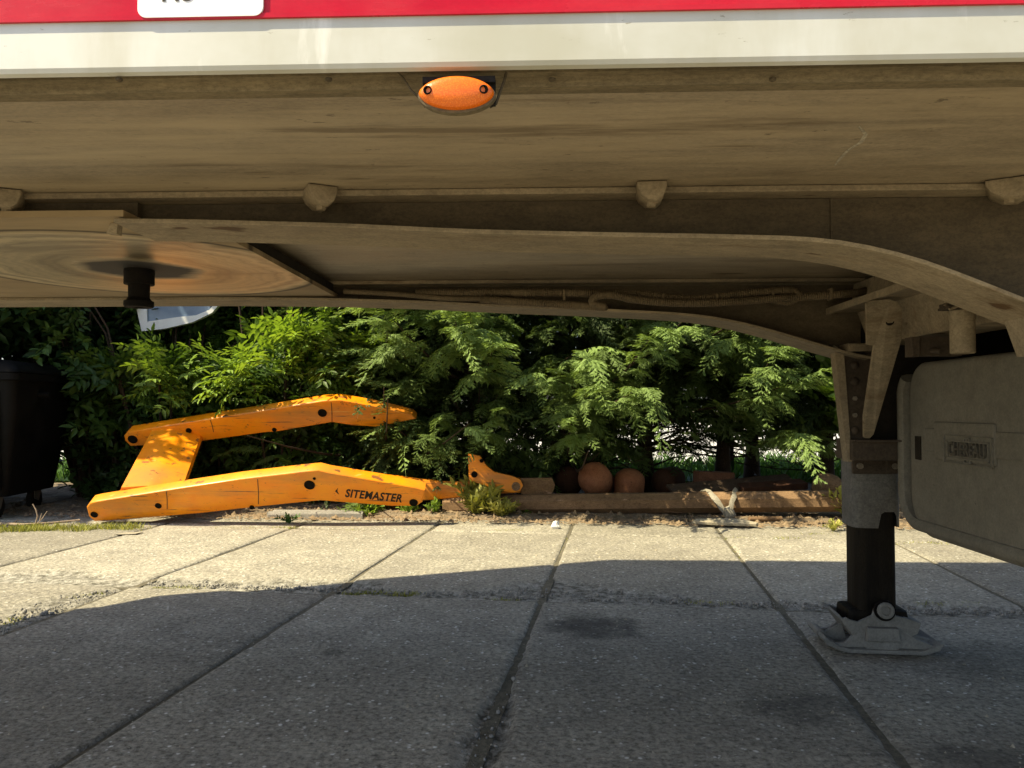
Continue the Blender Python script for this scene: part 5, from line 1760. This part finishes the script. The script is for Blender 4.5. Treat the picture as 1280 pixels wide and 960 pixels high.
def blades(name, label, mat, spots, seed, hgt):
    rg = np.random.default_rng(seed)
    V, Fc, T = [], [], []
    for (x, y, z, n, sx, sy, h) in spots:
        X = x + rg.normal(0, sx, n); Y = y + rg.normal(0, sy, n)
        H = h * rg.uniform(0.4, 1.2, n)
        az = rg.random(n) * 6.283
        lean = rg.uniform(0.1, 0.8, n) * H
        for i in range(n):
            w = 0.0018 + 0.0015 * rg.random()
            c, s_ = math.cos(az[i]), math.sin(az[i])
            k = len(V)
            V.extend([(X[i] - s_ * w, Y[i] + c * w, z), (X[i] + s_ * w, Y[i] - c * w, z), (X[i] + c * lean[i] * .4 , Y[i] + s_ * lean[i] * .4, z + H[i] * .6), (X[i] + c * lean[i], Y[i] + s_ * lean[i], z + H[i])])
            Fc.extend([(k, k + 1, k + 2), (k + 1, k + 3, k + 2)])
            t = rg.random(); T.extend([t] * 4)
    o = npmesh(name, V, Fc, mat, None, T)
    return tag(o, label, 'grass', kind='stuff')
def puv(u, v): # pavement coordinates to world
    c, s_ = math.cos(PROT), math.sin(PROT)
    return (u * c - v * s_, u * s_ + v * c)
spots = []
rg = random.Random(8)
for k in range(75):       # grassy far joint on the left
    px = rg.uniform(-60, 165)
    p = atZ(px, 661 + 0.04 * abs(165 - px) * 0.3 + rg.uniform(-2, 2.5), 0)
    spots.append((p.x, p.y, -0.01, 38, 0.05, 0.022, 0.05))
for px0, px1, py, d in ((280, 312, 660, 8), (335, 365, 659, 10), (620, 662, 663, 7), (870, 1010, 672, 10), (1120, 1180, 679, 9), (430, 445, 662, 3), (1000, 1060, 668, 5)):
    for k in range(d):
        p = atZ(rg.uniform(px0, px1), py + rg.uniform(-1, 1), 0)
        spots.append((p.x, p.y, -0.012, 16, 0.04, 0.012, 0.022))
for px0, py0, px1, py1, d in ((186, 734, 245, 731, 12), (420, 738, 520, 740, 30), (690, 690, 708, 670, 8), (905, 674, 925, 700, 6), (495, 678, 525, 668, 5), (310, 676, 330, 668, 4), (1150, 751, 1230, 753, 14), (620, 747, 640, 748, 4), (860, 750, 930, 752, 8), (0, 780, 30, 768, 8), (90, 745, 130, 738, 8)):
    for k in range(d):
        f = rg.random()
        p = atZ(px0 + (px1 - px0) * f, py0 + (py1 - py0) * f + rg.uniform(-1, 1), 0)
        spots.append((p.x, p.y, -0.018, 26, 0.022, 0.012, 0.018))
blades('joint_grass', 'short yellow-green grass and moss growing in the paving joints', M['dry_grass'], spots, 5, 0.03)
spots = []
for k in range(700):
    spots.append((rg.uniform(-7, 7), rg.uniform(8.0, 10.4), 0.02, 22, 0.09, 0.09, 0.22))
blades('verge_grass', 'tall green grass behind the wire fence', M['grass'], spots, 6, 0.2)

# litter: crumbs, chips and dead twigs on the soil strip
def debris():
    rg = np.random.default_rng(17)
    V, Fc = [], []
    n = 6500
    X = rg.uniform(-4.5, 4.5, n)
    Yb = rg.gamma(2.0, 0.16, n) + 5.40 - 0.10 * X
    for i in range(n):
        x, y = X[i], Yb[i]
        if y > 7.6: continue
        s = rg.uniform(0.003, 0.011) if rg.random() < .9 else rg.uniform(0.012, 0.028)
        long = 1 + 6 * (rg.random() < 0.30)
        a = rg.random() * 6.283
        c, sn = math.cos(a), math.sin(a)
        z = 0.012 if y < 5.75 - 0.1 * x else 0.03
        k = len(V)
        dx, dy = s * long * min(1.0, 0.02 / (s * long) * 1.8 if long > 1 else 1.0), s * 0.5 if long > 1 else s
        q = [(-dx, 0, 0), (0, -dy, 0), (dx, 0, 0), (0, dy, 0), (rg.uniform(-.3, .3) * dx, 0, s * rg.uniform(.4, 1.3))]
        for (u, v, w) in q:
            V.append((x + u * c - v * sn, y + u * sn + v * c, z + w))
        Fc.extend([(k, k + 1, k + 4), (k + 1, k + 2, k + 4), (k + 2, k + 3, k + 4), (k + 3, k, k + 4)])
    o = npmesh('leaf_litter', V, Fc, M['litter'])
    tag(o, 'crumbs of soil, twigs and dead leaves strewn below the hedge', 'litter', kind='stuff')
    # broken concrete rubble in the cross joint and the spalled joint
    V, Fc = [], []
    bmr = bmesh.new()
    bmesh.ops.create_icosphere(bmr, subdivisions=1, radius=1)
    bv = np.array([v.co[:] for v in bmr.verts]); bf = np.array([[v.index for v in f.verts] for f in bmr.faces]); bmr.free()
    for i in range(2600):
        if i < 2000:
            u = rg.uniform(-2.2, 3.6); v = 3.33 + abs(rg.normal(0, 0.055)) * (1.6 if abs(u + 0.3) < 0.5 else 1)
        elif i < 2060:
            u = -0.34 + rg.normal(0, 0.03); v = rg.uniform(1.4, 2.4)
        else:
            if i % 2: continue
            v = rg.uniform(2.5, 3.2); u = -2.23 - abs(rg.normal(0, 0.10))
        x, y = puv(u, v)
        s = rg.uniform(0.002, 0.0055) if rg.random() < 0.93 else rg.uniform(0.006, 0.011)
        k = len(V) * len(bv)
        q = bv * rg.uniform(0.6, 1.2, (1, 3)) * (1 + rg.uniform(-.25, .25, (len(bv), 1))) * s
        V.append(q + np.array([x, y, -0.007 + s * 0.4 if i < 2250 else 0]))
        Fc.append(bf + k)
    o = npmesh('concrete_rubble', np.concatenate(V), np.concatenate(Fc), M['kerb'])
    tag(o, 'crumbled concrete chips lying in the broken slab joints', 'rubble', kind='stuff')
    # grit on the slabs
    V, Fc = [], []
    n = 2600
    for i in range(n):
        y = 1.7 + 4.0 * rg.random() ** 0.8
        x = rg.uniform(-0.75, 0.75) * y
        s = rg.uniform(0.0012, 0.0035) if rg.random() < .94 else rg.uniform(0.004, 0.008)
        k = len(V)
        V.extend([(x - s, y, 0.0), (x, y - s, 0.0), (x + s, y, 0.0), (x, y + s, 0.0), (x, y, s * 1.1 + 0.001)])
        Fc.extend([(k, k + 1, k + 4), (k + 1, k + 2, k + 4), (k + 2, k + 3, k + 4), (k + 3, k, k + 4)])
    o = npmesh('grit', V, Fc, M['stone'])
    tag(o, 'fine grit scattered over the concrete slabs', 'grit', kind='stuff')
debris()
